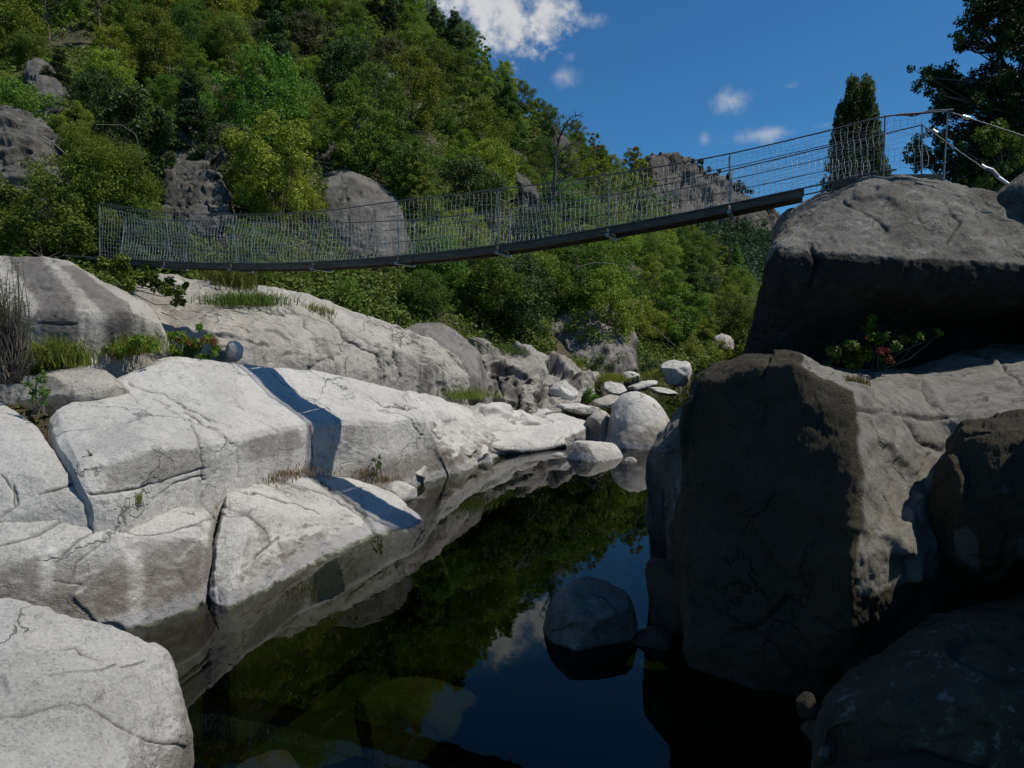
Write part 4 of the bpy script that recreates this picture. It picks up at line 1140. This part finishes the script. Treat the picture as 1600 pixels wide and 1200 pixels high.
# dead tree on the slope
def bare_tree(name, label, loc, branches, mat, cat='tree'):
    e = empty(name, Vector(loc), label, cat)
    mb0, mb1 = MB(), MB()
    for i, (pts, r) in enumerate(branches):
        P = np.array(pts) - np.asarray(loc)
        (mb0 if i == 0 else mb1).tube(P, r, 6 if i == 0 else 4, r * 0.25)
    obj('trunk', mb0.mesh(name + '_trunk', M[mat]), e)
    obj('branches', mb1.mesh(name + '_branches', M[mat]), e)
    return e


dd = 42.0
br = [([D(858, 322, dd), D(866, 285, dd), D(868, 250, dd), D(874, 215, dd), D(884, 192, dd), D(896, 180, dd)], 0.11)]
rg = np.random.default_rng(4)
mains = [[(866, 285), (880, 262), (900, 250), (925, 240)], [(866, 285), (885, 275), (912, 268), (934, 264)], [(868, 255), (862, 235), (860, 215)], [(870, 240), (884, 228), (902, 220)], [(864, 295), (850, 275), (846, 262)],
         [(860, 315), (885, 290), (910, 285)], [(872, 222), (868, 205), (864, 195)], [(880, 200), (892, 195), (900, 178)], [(866, 280), (874, 250), (890, 232), (905, 235)], [(862, 305), (875, 285), (893, 270), (910, 256)]]
for m_ in mains:
    off = rg.uniform(-0.8, 0.8)
    br.append(([D(a_, b_, dd + off * i / 3) for i, (a_, b_) in enumerate(m_)], 0.06))
    for q in range(6):
        k = rg.integers(1, len(m_))
        f_ = rg.uniform(0, 1)
        a_ = np.array(m_[k - 1]) * (1 - f_) + np.array(m_[k]) * f_
        dr = np.array([rg.uniform(-4, 16), rg.uniform(-18, 4)])
        br.append(([D(*a_, dd + off * k / 3), D(*(a_ + dr * 0.55 + rg.normal(size=2) * 2), dd + off), D(*(a_ + dr), dd + off)], 0.03))
bare_tree('dead_tree', 'bare dead tree with tangled branches in front of the wooded skyline', D(858, 322, dd), br, 'blackwood')


# ------------------------------------------------------------------ shrubs, ferns, grass
def shrub(name, label, loc, clumps, nleaf, leafsize, mat, seed, aspect=0.6, up=0.4, stems=8, extra=None, cat='shrub', group=None, hang=0.0):
    rg = np.random.default_rng(seed)
    loc = np.asarray(loc, float)
    e = empty(name, Vector(loc), label, cat, group)

    def cloud(cls, n_):
        C = np.array([c for c, r in cls])
        Rr = np.array([r for c, r in cls])
        w = rg.choice(len(C), n_, p=Rr ** 2.2 / (Rr ** 2.2).sum())
        dv = rg.normal(size=(n_, 3))
        dv /= np.linalg.norm(dv, axis=1, keepdims=True)
        return C[w] + dv * (Rr[w] * rg.uniform(0, 1, n_) ** 0.5)[:, None] - loc, dv
    P, dv = cloud(clumps, nleaf)
    V, Fc = leaves(P, leafsize, rg, up, aspect, dv)
    obj('foliage', mesh_from(name + '_foliage', V, Fc, M[mat], False), e)
    mb = MB()
    for i in range(stems):
        c = clumps[rg.integers(len(clumps))]
        a = rg.normal(size=3) * 0.08
        a[2] = -0.1
        b = c[0] - loc + rg.normal(size=3) * c[1] * 0.5
        mb.tube([a, (a + b) / 2 + rg.normal(size=3) * 0.1, b], 0.015, 4, 0.004)
    obj('stems', mb.mesh(name + '_stems', M['bark']), e)
    if extra:
        ecl, n_, mt, nm = extra
        P, dv = cloud(ecl, n_)
        V, Fc = leaves(P, leafsize, rg, up, aspect, dv)
        obj(nm, mesh_from(name + '_' + nm, V, Fc, M[mt], False), e)
    return e


def cl_px(spots, d, dj, rg, k=3):
    out = []
    for (u, v, r) in spots:
        for _ in range(k):
            q = d + rg.uniform(-dj, dj)
            out.append((D(u + rg.normal() * r * 0.45, v + rg.normal() * r * 0.4, q), r * 0.7 * q / F * rg.uniform(0.7, 1.2)))
    return out


rg = np.random.default_rng(77)
shrub('broadleaf_shrub', 'dark green broadleaf bush at the left end of the footbridge', D(70, 400, 20.5),
      cl_px([(20, 305, 26), (60, 310, 28), (95, 335, 26), (125, 355, 22), (30, 350, 32), (75, 370, 28), (120, 380, 22), (-30, 330, 40), (0, 370, 30), (140, 390, 14)], 20.5, 0.8, rg), 9000, 0.11, 'leaf_b', 1, 0.55)
shrub('feathery_shrub', 'feathery yellow green bush above the left end of the bridge', D(180, 380, 24),
      cl_px([(125, 215, 26), (160, 225, 30), (200, 245, 30), (225, 280, 28), (140, 265, 34), (185, 290, 34), (215, 320, 26), (160, 320, 32), (120, 300, 26), (245, 330, 18), (185, 345, 22)], 24, 1.0, rg), 17000, 0.10, 'leaf_a', 2, 0.3)
shrub('glossy_shrub', 'dark glossy bush between the two left cliffs', D(225, 290, 27),
      cl_px([(190, 150, 20), (215, 165, 26), (245, 185, 22), (205, 200, 28), (240, 220, 26), (255, 245, 18), (225, 240, 24), (175, 175, 18), (235, 260, 16)], 27, 1.0, rg), 7000, 0.14, 'leaf_c', 3, 0.6)
shrub('hanging_shrub', 'leafy bush hanging under the left end of the bridge deck', D(185, 440, 17.4),
      cl_px([(165, 412, 12), (195, 418, 16), (225, 428, 16), (250, 440, 16), (270, 450, 14), (285, 470, 10), (210, 440, 14), (180, 425, 12), (290, 445, 8)], 17.3, 0.5, rg), 3200, 0.10, 'leaf_b', 4, 0.6)
shrub('sapling', 'young light green tree in front of the hill right of the dark cliff', D(435, 345, 30),
      cl_px([(420, 190, 26), (455, 205, 28), (400, 220, 26), (440, 240, 30), (470, 255, 22), (380, 250, 18), (425, 280, 24), (460, 300, 20), (385, 300, 20), (410, 320, 18)], 30, 1.2, rg), 9000, 0.14, 'leaf_a', 5, 0.5, stems=14)
shrub('twiggy_shrub', 'grey twiggy heather like shrub at the left edge beside the striped dome', D(15, 590, 12.0),
      cl_px([(10, 430, 26), (30, 470, 24), (0, 500, 40), (35, 520, 26), (10, 560, 30), (-30, 470, 40), (45, 560, 16), (-40, 560, 40)], 12.0, 0.5, rg), 5200, 0.05, 'leaf_d', 6, 0.2, stems=220)
shrub('low_shrub', 'low green shrub with red brown leaves where the bridge shadow meets the ledge', D(290, 556, 16.0),
      cl_px([(182, 548, 11), (200, 540, 12), (222, 534, 12), (238, 545, 10)], 14.5, 0.3, rg) + cl_px([(250, 545, 12), (270, 545, 13), (340, 545, 9), (245, 535, 12), (260, 528, 12), (285, 530, 12), (310, 540, 14), (325, 528, 10), (300, 550, 14), (320, 560, 10), (315, 515, 8), (210, 545, 8)], 15.9, 0.35, rg), 7000, 0.065, 'leaf_b', 7, 0.6,
      extra=(cl_px([(335, 530, 9), (320, 532, 7), (278, 532, 8), (295, 537, 6)], 15.7, 0.2, rg), 420, 'leaf_red', 'red_leaves'))
shrub('small_plant', 'small leafy plant in the joint above the dome rock', D(60, 640, 11.2), cl_px([(50, 600, 10), (65, 590, 10), (75, 610, 10), (55, 620, 10), (68, 625, 8)], 11.2, 0.15, rg), 420, 0.05, 'leaf_b', 8)
shrub('small_plant', 'pale weed growing on the face of the ledge block', D(145, 735, 10.0), cl_px([(140, 715, 8), (150, 725, 8), (145, 735, 7)], 9.95, 0.06, rg), 70, 0.035, 'leaf_d', 9)
shrub('small_plant', 'upright weed at the foot of the ledge right of the shadow', D(587, 748, 16.0), cl_px([(583, 718, 6), (590, 728, 7), (586, 738, 6), (592, 715, 4)], 15.8, 0.1, rg), 160, 0.06, 'leaf_b', 10)
shrub('rock_bush', 'bush with orange leaves growing in the gap under the overhanging boulder', D(1365, 575, 10.8),
      cl_px([(1300, 555, 14), (1325, 545, 14), (1345, 550, 16), (1365, 520, 14), (1360, 500, 10), (1380, 530, 14), (1400, 545, 12), (1415, 530, 9), (1440, 525, 9), (1465, 520, 7), (1330, 565, 14), (1380, 560, 14), (1290, 570, 8)], 10.5, 0.25, rg), 2600, 0.055, 'leaf_b', 11, 0.7, up=0.9,
      extra=(cl_px([(1375, 550, 8), (1388, 560, 8), (1385, 548, 6), (1355, 527, 3)], 10.2, 0.1, rg), 130, 'leaf_red', 'orange_leaves'))
for i, (u, v, r, d, lab) in enumerate([(860, 590, 24, 33, 'leafy bush between the purple rock face and the stepped outcrop'), (940, 572, 20, 36, 'round bush at the right foot of the purple rock face'),
                                       (1110, 555, 22, 48, 'dark bush over the dark pool at the river bend'), (920, 620, 12, 29.5, 'small bright bush among white blocks'), (1010, 575, 18, 38, 'bush behind the flat slabs at the bend'),
                                       (1080, 545, 16, 46, 'bush between the two pale boulders at the bend'), (665, 612, 10, 24, 'weeds at the foot of the whaleback ridge'), (715, 614, 9, 25, 'green weeds in the cleft at the end of the ridge'),
                                       (1128, 545, 14, 51, 'bush growing around the pale boulder above the river bend'), (545, 470, 30, 27, 'bush on the crest of the whaleback ridge'), (640, 490, 26, 29, 'bush behind the end of the whaleback ridge'), (790, 525, 22, 34, 'bush above the stepped outcrop')]):
    shrub('bank_shrub', lab, D(u, v + r, d), cl_px([(u - r * .5, v, r * .6), (u + r * .5, v, r * .6), (u, v - r * .6, r * .6), (u, v + r * .3, r * .7)], d, 0.4, rg), 1300, 0.1, ['leaf_b', 'leaf_c', 'leaf_a'][i % 3], 30 + i, group='bushes on the far bank')


def grass(name, label, loc_list, n_, h, spread, mat, seed, group='grass tufts on the rocks'):
    n_ = int(n_ * 2.4)
    rg = np.random.default_rng(seed)
    base = np.array(loc_list)
    V, Fc = [], []
    for i in range(n_):
        b = base[rg.integers(len(base))] + rg.normal(size=3) * np.array([spread, spread, 0.02])
        hh = h * rg.uniform(0.5, 1.2)
        le = rg.normal(size=3) * hh * 0.35
        w = np.array([rg.normal(), rg.normal(), 0])
        w = w / np.linalg.norm(w) * 0.007 * (1 + h)
        m_ = b + np.array([le[0] * 0.35, le[1] * 0.35, hh * 0.6])
        t_ = b + np.array([le[0], le[1], hh * (0.85 + 0.1 * rg.normal())])
        k = len(V)
        V += [b - w, b + w, m_ + w * 0.8, m_ - w * 0.8, t_ + w * 0.15, t_ - w * 0.15]
        Fc += [(k, k + 1, k + 2, k + 3), (k + 3, k + 2, k + 4, k + 5)]
    return tag(obj(name, mesh_from(name, V, Fc, M[mat], False)), label, 'grass', group)


M['grass_g'] = leaf_mat('grass_green', (0.10, 0.155, 0.02), (0.2, 0.24, 0.045), 0.4)
for i, (pts, d, n_, h, sp, mt, lab) in enumerate([
        ([(360, 450), (372, 460), (350, 458)], 22.4, 420, 0.75, 0.28, 'grass_g', 'tall bright grass clump on the crest of the whaleback ridge'),
        ([(375, 478), (385, 478), (395, 478)], 21.4, 700, 0.4, 0.45, 'grass_g', 'low grass strip in front of the tall grass clump'),
        ([(490, 492), (505, 497), (478, 488)], 22.6, 220, 0.35, 0.2, 'grass_g', 'small grass tuft further right on the ridge'),
        ([(70, 575), (90, 565), (105, 572), (50, 585)], 14.0, 520, 0.5, 0.2, 'grass_g', 'lush fern like grass under the striped dome'),
        ([(195, 555), (210, 550), (225, 550)], 16.0, 260, 0.4, 0.2, 'grass_g', 'grass at the right foot of the striped dome'),
        ([(212, 785)], 10.1, 60, 0.14, 0.04, 'grass_g', 'little grass tuft in the crack below the left ledge block'),
        ([(247, 760)], 10.8, 40, 0.12, 0.03, 'grass_g', 'tiny grass tuft on the crack in the ledge face'),
        ([(305, 762)], 11.9, 40, 0.12, 0.04, 'grass_g', 'tiny grass tuft at the corner between ledge blocks'),
        ([(375, 742), (372, 735)], 13.0, 60, 0.22, 0.04, 'grass_g', 'green tuft in the vertical joint of the ledge'),
        ([(390, 750), (430, 746), (470, 741), (345, 752)], 14.0, 400, 0.10, 0.3, 'leaf_dry', 'dry brown grass along the foot of the ledge'),
        ([(575, 745), (600, 752), (560, 738)], 16.4, 120, 0.12, 0.12, 'leaf_dry', 'dry grass beside the upright weed'),
        ([(1330, 600), (1340, 602)], 8.6, 120, 0.10, 0.06, 'leaf_dry', 'straw coloured grass tuft on the sunlit shoulder of the right bank'),
        ([(954, 596)], 34.0, 300, 0.45, 0.4, 'grass_g', 'tall reeds among the stones at the river bend'),
        ([(760, 545), (780, 548), (800, 552)], 30.4, 260, 0.35, 0.35, 'grass_g', 'grass on top of the stepped outcrop'),
        ([(690, 616), (720, 620), (740, 622), (705, 622)], 24.3, 400, 0.35, 0.4, 'grass_g', 'grass in the hollow below the ridge end'),
        ([(905, 600), (918, 604)], 32.2, 120, 0.4, 0.25, 'grass_g', 'short grass between the white blocks at the bend'),
        ([(1015, 592), (1030, 588)], 36.0, 160, 0.5, 0.3, 'grass_g', 'reeds beside the pale angular boulder at the bend'),
        ([(870, 575), (890, 580)], 32.2, 220, 0.5, 0.35, 'grass_g', 'grass clump at the right end of the stepped outcrop')]):
    grass('grass_tuft', lab, [(WP if a_ < 760 and d > 13 else D)(a_, b_, d) for a_, b_ in pts], n_, h, sp, mt, 200 + i)

mb = MB()
mb.tube([D(732, 528, 29), D(748, 534, 28.6), D(762, 545, 28.2), D(772, 556, 28)], 0.05, 6, 0.02)
mb.tube([D(748, 534, 28.6), D(742, 526, 28.6)], 0.03, 5, 0.01)
tag(obj('driftwood_branch', mb.mesh('driftwood_branch', M['deadwood'])), 'bleached bare branch lying on top of the stepped outcrop', 'branch')
for i, (pts, d, r, lab) in enumerate([([(252, 488), (268, 494), (282, 502)], 16.0, 0.018, 'thin bleached stick in the shaded gap beside the striped dome'),
                                  ([(150, 195), (190, 195), (212, 210), (220, 238)], 25.0, 0.014, 'curved bare branch in front of the dark glossy bush'),
                                  ([(66, 213), (85, 225), (104, 242)], 26.0, 0.035, 'bleached fallen trunk on the slanting left cliff'),
                                  ([(900, 418), (930, 410), (975, 414)], 40, 0.03, 'thin bare branch in the wood below the bridge'),
                                  ([(1010, 508), (1024, 512), (1040, 528), (1060, 545)], 48, 0.035, 'fallen grey trunk on the slope above the bend')]):
    mb = MB()
    mb.tube([D(a_, b_, d) for a_, b_ in pts], r, 6, r * 0.4)
    tag(obj('dead_branch', mb.mesh('dead_branch', M['deadwood'])), lab, 'branch')

# ------------------------------------------------------------------ footbridge
M['plank'] = plain_mat('weathered_plank', (0.09, 0.077, 0.063), 0.85, 0, 0.45, 5, (1, 1, 6))
M['steel'] = plain_mat('galvanised_steel', (0.24, 0.25, 0.265), 0.5, 0.5, 0.2, 10)
M['wire'] = plain_mat('net_wire', (0.5, 0.5, 0.48), 0.55, 0.3, 0.15, 10)
M['cable'] = plain_mat('steel_cable', (0.10, 0.10, 0.105), 0.55, 0.5, 0.3, 20)
M['bright'] = plain_mat('bright_clamp', (0.75, 0.75, 0.74), 0.35, 0.6, 0.1, 10)
NEAR_N, FAR_N = 13.33, 14.12
PERP = np.array([0.345, 0.938, 0.0])
PERP /= np.linalg.norm(PERP)


def bp(u, v, n_):
    d = n_ / (0.938 + 0.345 * (u - 800) / F)
    return D(u, v, d)


pu = [155, 258, 362, 490, 622, 778, 950, 1140, 1258]
deck_tab = ([100, 155, 258, 362, 430, 490, 622, 778, 950, 1140, 1258, 1400, 1500], [401, 404, 410, 413, 413, 411, 402, 385, 357, 321, 296, 268, 258])
top_tab = ([100, 155, 258, 362, 430, 490, 622, 778, 950, 1140, 1290, 1383, 1480], [314, 318, 332, 335, 334, 331, 314, 296, 273, 240, 205, 182, 174])
far_tab = ([150, 205, 306, 413, 530, 662, 805, 965, 1148, 1300, 1390, 1440], [336, 341, 345, 347, 348, 342, 326, 303, 264, 228, 208, 196])


def sm_interp(x, tab):
    xs, ys = np.array(tab[0], float), np.array(tab[1], float)
    m_ = np.gradient(ys, xs)
    i = int(np.clip(np.searchsorted(xs, x) - 1, 0, len(xs) - 2))
    h = xs[i + 1] - xs[i]
    t = (x - xs[i]) / h
    return float((2 * t**3 - 3 * t**2 + 1) * ys[i] + (t**3 - 2 * t**2 + t) * h * m_[i] + (-2 * t**3 + 3 * t**2) * ys[i + 1] + (t**3 - t**2) * h * m_[i + 1])


def deck_near(u):
    return bp(u, sm_interp(u, deck_tab), NEAR_N)


def deck_far(u):
    return deck_near(u) + PERP * 0.6


def top_near(u):
    return bp(u, sm_interp(u, top_tab), NEAR_N - 0.03)


def far_u(u):
    return float(px(deck_far(u)[None])[0][0])


def top_far(u):
    fu = float(px((deck_near(u) + PERP * (FAR_N - NEAR_N))[None])[0][0])
    return bp(fu, sm_interp(fu, far_tab), FAR_N + 0.03)


BR = empty('suspension_footbridge', Vector(deck_near(155)), 'narrow suspension footbridge with wire net sides spanning the pool', 'footbridge')
OFF = np.array(BR.location)


def bpart(name, mb, mat, smooth=True):
    mb.V = [v - OFF for v in mb.V]
    return obj(name, mb.mesh('footbridge_' + name, M[mat], smooth), BR)


up = np.array([0, 0, 1.0])
for a_, b_ in zip(pu[:-1], pu[1:]):
    mb = MB()
    us_ = np.linspace(a_ + (0 if a_ == 155 else 1.6), b_ - 1.6, 5)
    # boards run along the deck: five boards side by side
    for w in range(5):
        f0, f1 = w / 5 + 0.006, (w + 1) / 5 - 0.006
        for s0, s1 in zip(us_[:-1], us_[1:]):
            q = []
            for s_ in (s0, s1):
                n_, f_ = deck_near(s_), deck_far(s_)
                q.append([n_ * (1 - f0) + f_ * f0, n_ * (1 - f1) + f_ * f1])
            a4 = [q[0][0], q[1][0], q[1][1], q[0][1]]
            mb.hexa([p - up * 0.05 for p in a4], [p + up * 0.0 for p in a4])
    # side rail boards
    for fn, o_ in ((deck_near, -0.012), (deck_far, 0.012)):
        for s0, s1 in zip(us_[:-1], us_[1:]):
            p0, p1 = fn(s0) + PERP * o_, fn(s1) + PERP * o_
            t_ = PERP * 0.02
            mb.hexa([p0 - t_ - up * 0.115, p1 - t_ - up * 0.115, p1 + t_ - up * 0.115, p0 + t_ - up * 0.115], [p0 - t_ + up * 0.03, p1 - t_ + up * 0.03, p1 + t_ + up * 0.03, p0 + t_ + up * 0.03])
    bpart('deck_panel', mb, 'plank', False)
for u_ in pu[1:-1]:
    mb = MB()
    n_, f_ = deck_near(u_) - PERP * 0.1 - up * 0.05, deck_far(u_) + PERP * 0.1 - up * 0.05
    tt = (deck_near(u_ + 3) - deck_near(u_ - 3))
    tt = tt / np.linalg.norm(tt) * 0.035
    mb.hexa([n_ - tt - up * 0.1, n_ + tt - up * 0.1, f_ + tt - up * 0.1, f_ - tt - up * 0.1], [n_ - tt - up * 0.05, n_ + tt - up * 0.05, f_ + tt - up * 0.05, f_ - tt - up * 0.05])
    bpart('cross_beam', mb, 'steel', False)


def post(a, b, r=0.014):
    mb = MB()
    mb.tube([a, a * 0.5 + b * 0.5, b], r, 6)
    bpart('post', mb, 'steel')


for u_ in pu[:-1]:
    post(deck_near(u_ + (9 if 250 < u_ < 400 else 1)), top_near(u_))
    post(deck_far(u_), top_far(u_))
post(bp(1380, 280, NEAR_N), bp(1383, 180, NEAR_N))
post(bp(1474, 282, NEAR_N), bp(1481, 172, NEAR_N))
post(bp(1440, 280, FAR_N), bp(1441, 194, FAR_N))


def cable(name, pts, r=0.016, mat='cable'):
    mb = MB()
    mb.tube(pts, r, 6)
    return bpart(name, mb, mat)


lin = np.linspace
cable('handrail_cable', [top_near(u_) for u_ in lin(155, 1480, 60)], 0.012)
cable('handrail_cable', [top_far(u_) for u_ in lin(155, 1365, 56)] + [bp(1441, 195, FAR_N)], 0.012)
cable('stay_cable', [bp(1480, 174, NEAR_N), bp(1540, 193, NEAR_N), bp(1600, 213, NEAR_N), bp(1760, 270, NEAR_N)], 0.011)
cable('stay_cable', [bp(1441, 195, FAR_N), bp(1500, 238, FAR_N), bp(1580, 292, FAR_N)], 0.011)
for f_ in (0.27, 0.5, 0.74):
    cable('net_cable', [deck_near(u_) * (1 - f_) + top_near(u_) * f_ for u_ in lin(600, 1383, 40)], 0.007)
cable('deck_cable', [deck_near(u_) + up * 0.02 - PERP * 0.05 for u_ in lin(100, 1400, 60)], 0.014)
cable('deck_cable', [deck_far(u_) + up * 0.02 + PERP * 0.05 for u_ in lin(100, 1370, 60)], 0.014)
for (p0, p1) in [((1504, 182), (1515, 185)), ]:
    mb = MB(); mb.tube([bp(*p0, NEAR_N - 0.03), bp(*p1, NEAR_N - 0.03)], 0.03, 8); bpart('cable_clamp', mb, 'bright')
for (p0, p1) in [((1457, 203), (1464, 208)), ((1533, 258), (1541, 263)), ((1560, 277), (1577, 289))]:
    mb = MB(); mb.tube([bp(*p0, FAR_N - 0.03), bp(*p1, FAR_N - 0.03)], 0.028, 8); bpart('cable_clamp', mb, 'bright')
mb = MB(); mb.tube([bp(1541, 263, FAR_N), bp(1550, 266, FAR_N), bp(1560, 277, FAR_N)], 0.035, 6); bpart('turnbuckle', mb, 'steel')
mb = MB()
for k_ in range(3):
    mb.tube([bp(1400 + k_ * 4, 180 - k_, NEAR_N), bp(1425, 178 + k_ * 1.5, NEAR_N), bp(1450, 176 - k_, NEAR_N), bp(1490, 172, NEAR_N)], 0.02, 5)
bpart('cable_splice', mb, 'cable')


def net(lo, hi, u0, u1, name, seed):
    rg = np.random.default_rng(seed)
    mb = MB()
    us_ = [u0]
    while us_[-1] < u1:
        us_.append(us_[-1] + 0.125 * np.linalg.norm(0) + 0.098 / np.linalg.norm((lo(us_[-1] + 2) - lo(us_[-1])) / 2))
    tdir = (lo(u1) - lo(u0))
    tdir /= np.linalg.norm(tdir)
    fr = lin(0.02, 0.98, 11)
    for s_ in us_:
        a, b = lo(s_), hi(s_)
        ph = s_ * 0.03
        w = 0.011 * np.sin(fr * 11 + ph) + rg.normal(size=11) * 0.008 + 0.016 * np.sin(fr * 3 + s_ * 0.011)
        p = a[None] * (1 - fr[:, None]) + b[None] * fr[:, None] + tdir[None] * w[:, None] + PERP[None] * (0.03 * np.sin(fr * 6 + ph * 0.7))[:, None]
        mb.tube(p, 0.0037, 3)
    for f_ in lin(0.06, 0.97, 13):
        p = np.array([lo(s_) * (1 - f_) + hi(s_) * f_ for s_ in us_])
        p[:, 2] += rg.normal(size=len(p)) * 0.012 + 0.02 * np.sin(np.arange(len(p)) * 0.45 + f_ * 20)
        mb.tube(p, 0.0026, 3)
    bpart(name, mb, 'wire')


net(deck_near, top_near, 156, 1440, 'wire_net', 1)
net(deck_far, top_far, 156, 1360, 'wire_net', 2)
# timber sleepers on top of the anchor boulder
for i, (a_, b_, lab) in enumerate([((1300, 290, 12.25), (1370, 276, 12.1), 'dark timber sleeper lying on the anchor boulder towards the deck'), ((1390, 277, 11.95), (1475, 276, 11.9), 'rusty timber sleeper under the end posts of the bridge')]):
    mb = MB()
    p0, p1 = D(*a_), D(*b_)
    w = PERP * 0.08
    mb.hexa([p0 - w - up * 0.06, p1 - w - up * 0.06, p1 + w - up * 0.06, p0 + w - up * 0.06], [p0 - w + up * 0.03, p1 - w + up * 0.03, p1 + w + up * 0.03, p0 + w + up * 0.03])
    tag(obj('timber_sleeper', mb.mesh('timber_sleeper', M['plank'], False)), lab, 'sleeper')

# ------------------------------------------------------------------ light and sky
world = bpy.data.worlds.new('World')
scene.world = world
world.use_nodes = True
nt = world.node_tree
nt.nodes.clear()
sdir = Vector(SUN).normalized()
elev = math.asin(sdir.z)
sky = N(nt, 'ShaderNodeTexSky', sky_type='NISHITA', sun_disc=False, sun_elevation=elev, sun_rotation=math.atan2(sdir.x, sdir.y), altitude=600, air_density=1.0, dust_density=0.15, ozone_density=2.2)
tc = N(nt, 'ShaderNodeTexCoord').outputs['Generated']
skyc = mix(nt, 1.0, sky.outputs[0], (0.31, 0.74, 1.04), 'MULTIPLY')
mask = None
nz = noise(nt, tc, 9.0, 9, 0.6, 0.25)
nz2 = noise(nt, tc, 40.0, 6, 0.6)
for (u, v, ru, rv, k) in [(765, 5, 105, 40, 1.1), (800, 45, 66, 48, 1.1), (850, 22, 62, 40, 1.05), (915, 32, 34, 15, 0.9), (790, 75, 26, 24, 0.9), (884, 118, 24, 18, 0.5), (1143, 158, 32, 20, 0.7), (1200, 209, 50, 11, 0.55), (1235, 135, 20, 8, 0.4), (892, 88, 12, 10, 0.35),
                          (1290, 195, 26, 8, 0.35), (1102, 217, 8, 9, 0.3)]:
    q = D(u, v, 1.0) - CAM
    q /= np.linalg.norm(q)
    rt = np.cross(q, [0, 0, 1.0])
    rt /= np.linalg.norm(rt)
    upv = np.cross(rt, q)
    cosx = 1.0 / np.linalg.norm(D(u, v, 1.0) - CAM)
    a = N(nt, 'ShaderNodeVectorMath', operation='DOT_PRODUCT', ins={0: tc, 1: tuple(rt / (ru / F * cosx))}).outputs['Value']
    b = N(nt, 'ShaderNodeVectorMath', operation='DOT_PRODUCT', ins={0: tc, 1: tuple(upv / (rv / F * cosx))}).outputs['Value']
    c = N(nt, 'ShaderNodeVectorMath', operation='DOT_PRODUCT', ins={0: tc, 1: tuple(q)}).outputs['Value']
    r2 = math_(nt, 'ADD', math_(nt, 'MULTIPLY', a, a), math_(nt, 'MULTIPLY', b, b))
    dens = math_(nt, 'MULTIPLY', math_(nt, 'SUBTRACT', 1.15, math_(nt, 'SQRT', r2)), math_(nt, 'GREATER_THAN', c, 0.0))
    dens = math_(nt, 'ADD', dens, math_(nt, 'MULTIPLY', math_(nt, 'SUBTRACT', nz, 0.5), 1.9 if ru > 55 else 3.2))
    dens = math_(nt, 'ADD', dens, math_(nt, 'MULTIPLY', math_(nt, 'SUBTRACT', nz2, 0.5), 2.2))
    mm = ramp(nt, dens, 0.0, 0.95 if ru > 55 else 2.1, 0.0, k)
    mask = mm if mask is None else math_(nt, 'MAXIMUM', mask, mm)
cloudc = mix(nt, ramp(nt, nz2, 0.35, 0.65), (5.6, 5.9, 6.4), (7.2, 7.3, 7.6))
fin = mix(nt, math_(nt, 'MINIMUM', mask, 1.0), skyc, cloudc)
bg = N(nt, 'ShaderNodeBackground', ins={'Color': fin, 'Strength': 0.086})
N(nt, 'ShaderNodeOutputWorld', ins={0: bg.outputs[0]})

sun = bpy.data.lights.new('Sun', 'SUN')
sun.energy = 4.0
sun.angle = math.radians(0.5)
sun.color = (1.0, 0.94, 0.84)
so = bpy.data.objects.new('sun_lamp', sun)
so.rotation_euler = sdir.to_track_quat('Z', 'Y').to_euler()
so.location = (20, 10, 60)
COL.objects.link(so)

cam = bpy.data.cameras.new('Camera')
cam.sensor_width = 36
cam.lens = 36 * F / 1600
cam.clip_start = 0.05
cam.clip_end = 3000
co = bpy.data.objects.new('camera', cam)
co.location = CAM
co.rotation_euler = (math.pi / 2 - PITCH, 0, 0)
COL.objects.link(co)
scene.camera = co

scene.view_settings.view_transform = 'Standard'
scene.view_settings.look = 'None'
scene.view_settings.exposure = 0.0
scene.view_settings.gamma = 1
scene.cycles.use_denoising = True
scene.cycles.max_bounces = 8
scene.cycles.transparent_max_bounces = 12
scene.cycles.caustics_reflective = False
scene.cycles.caustics_refractive = False
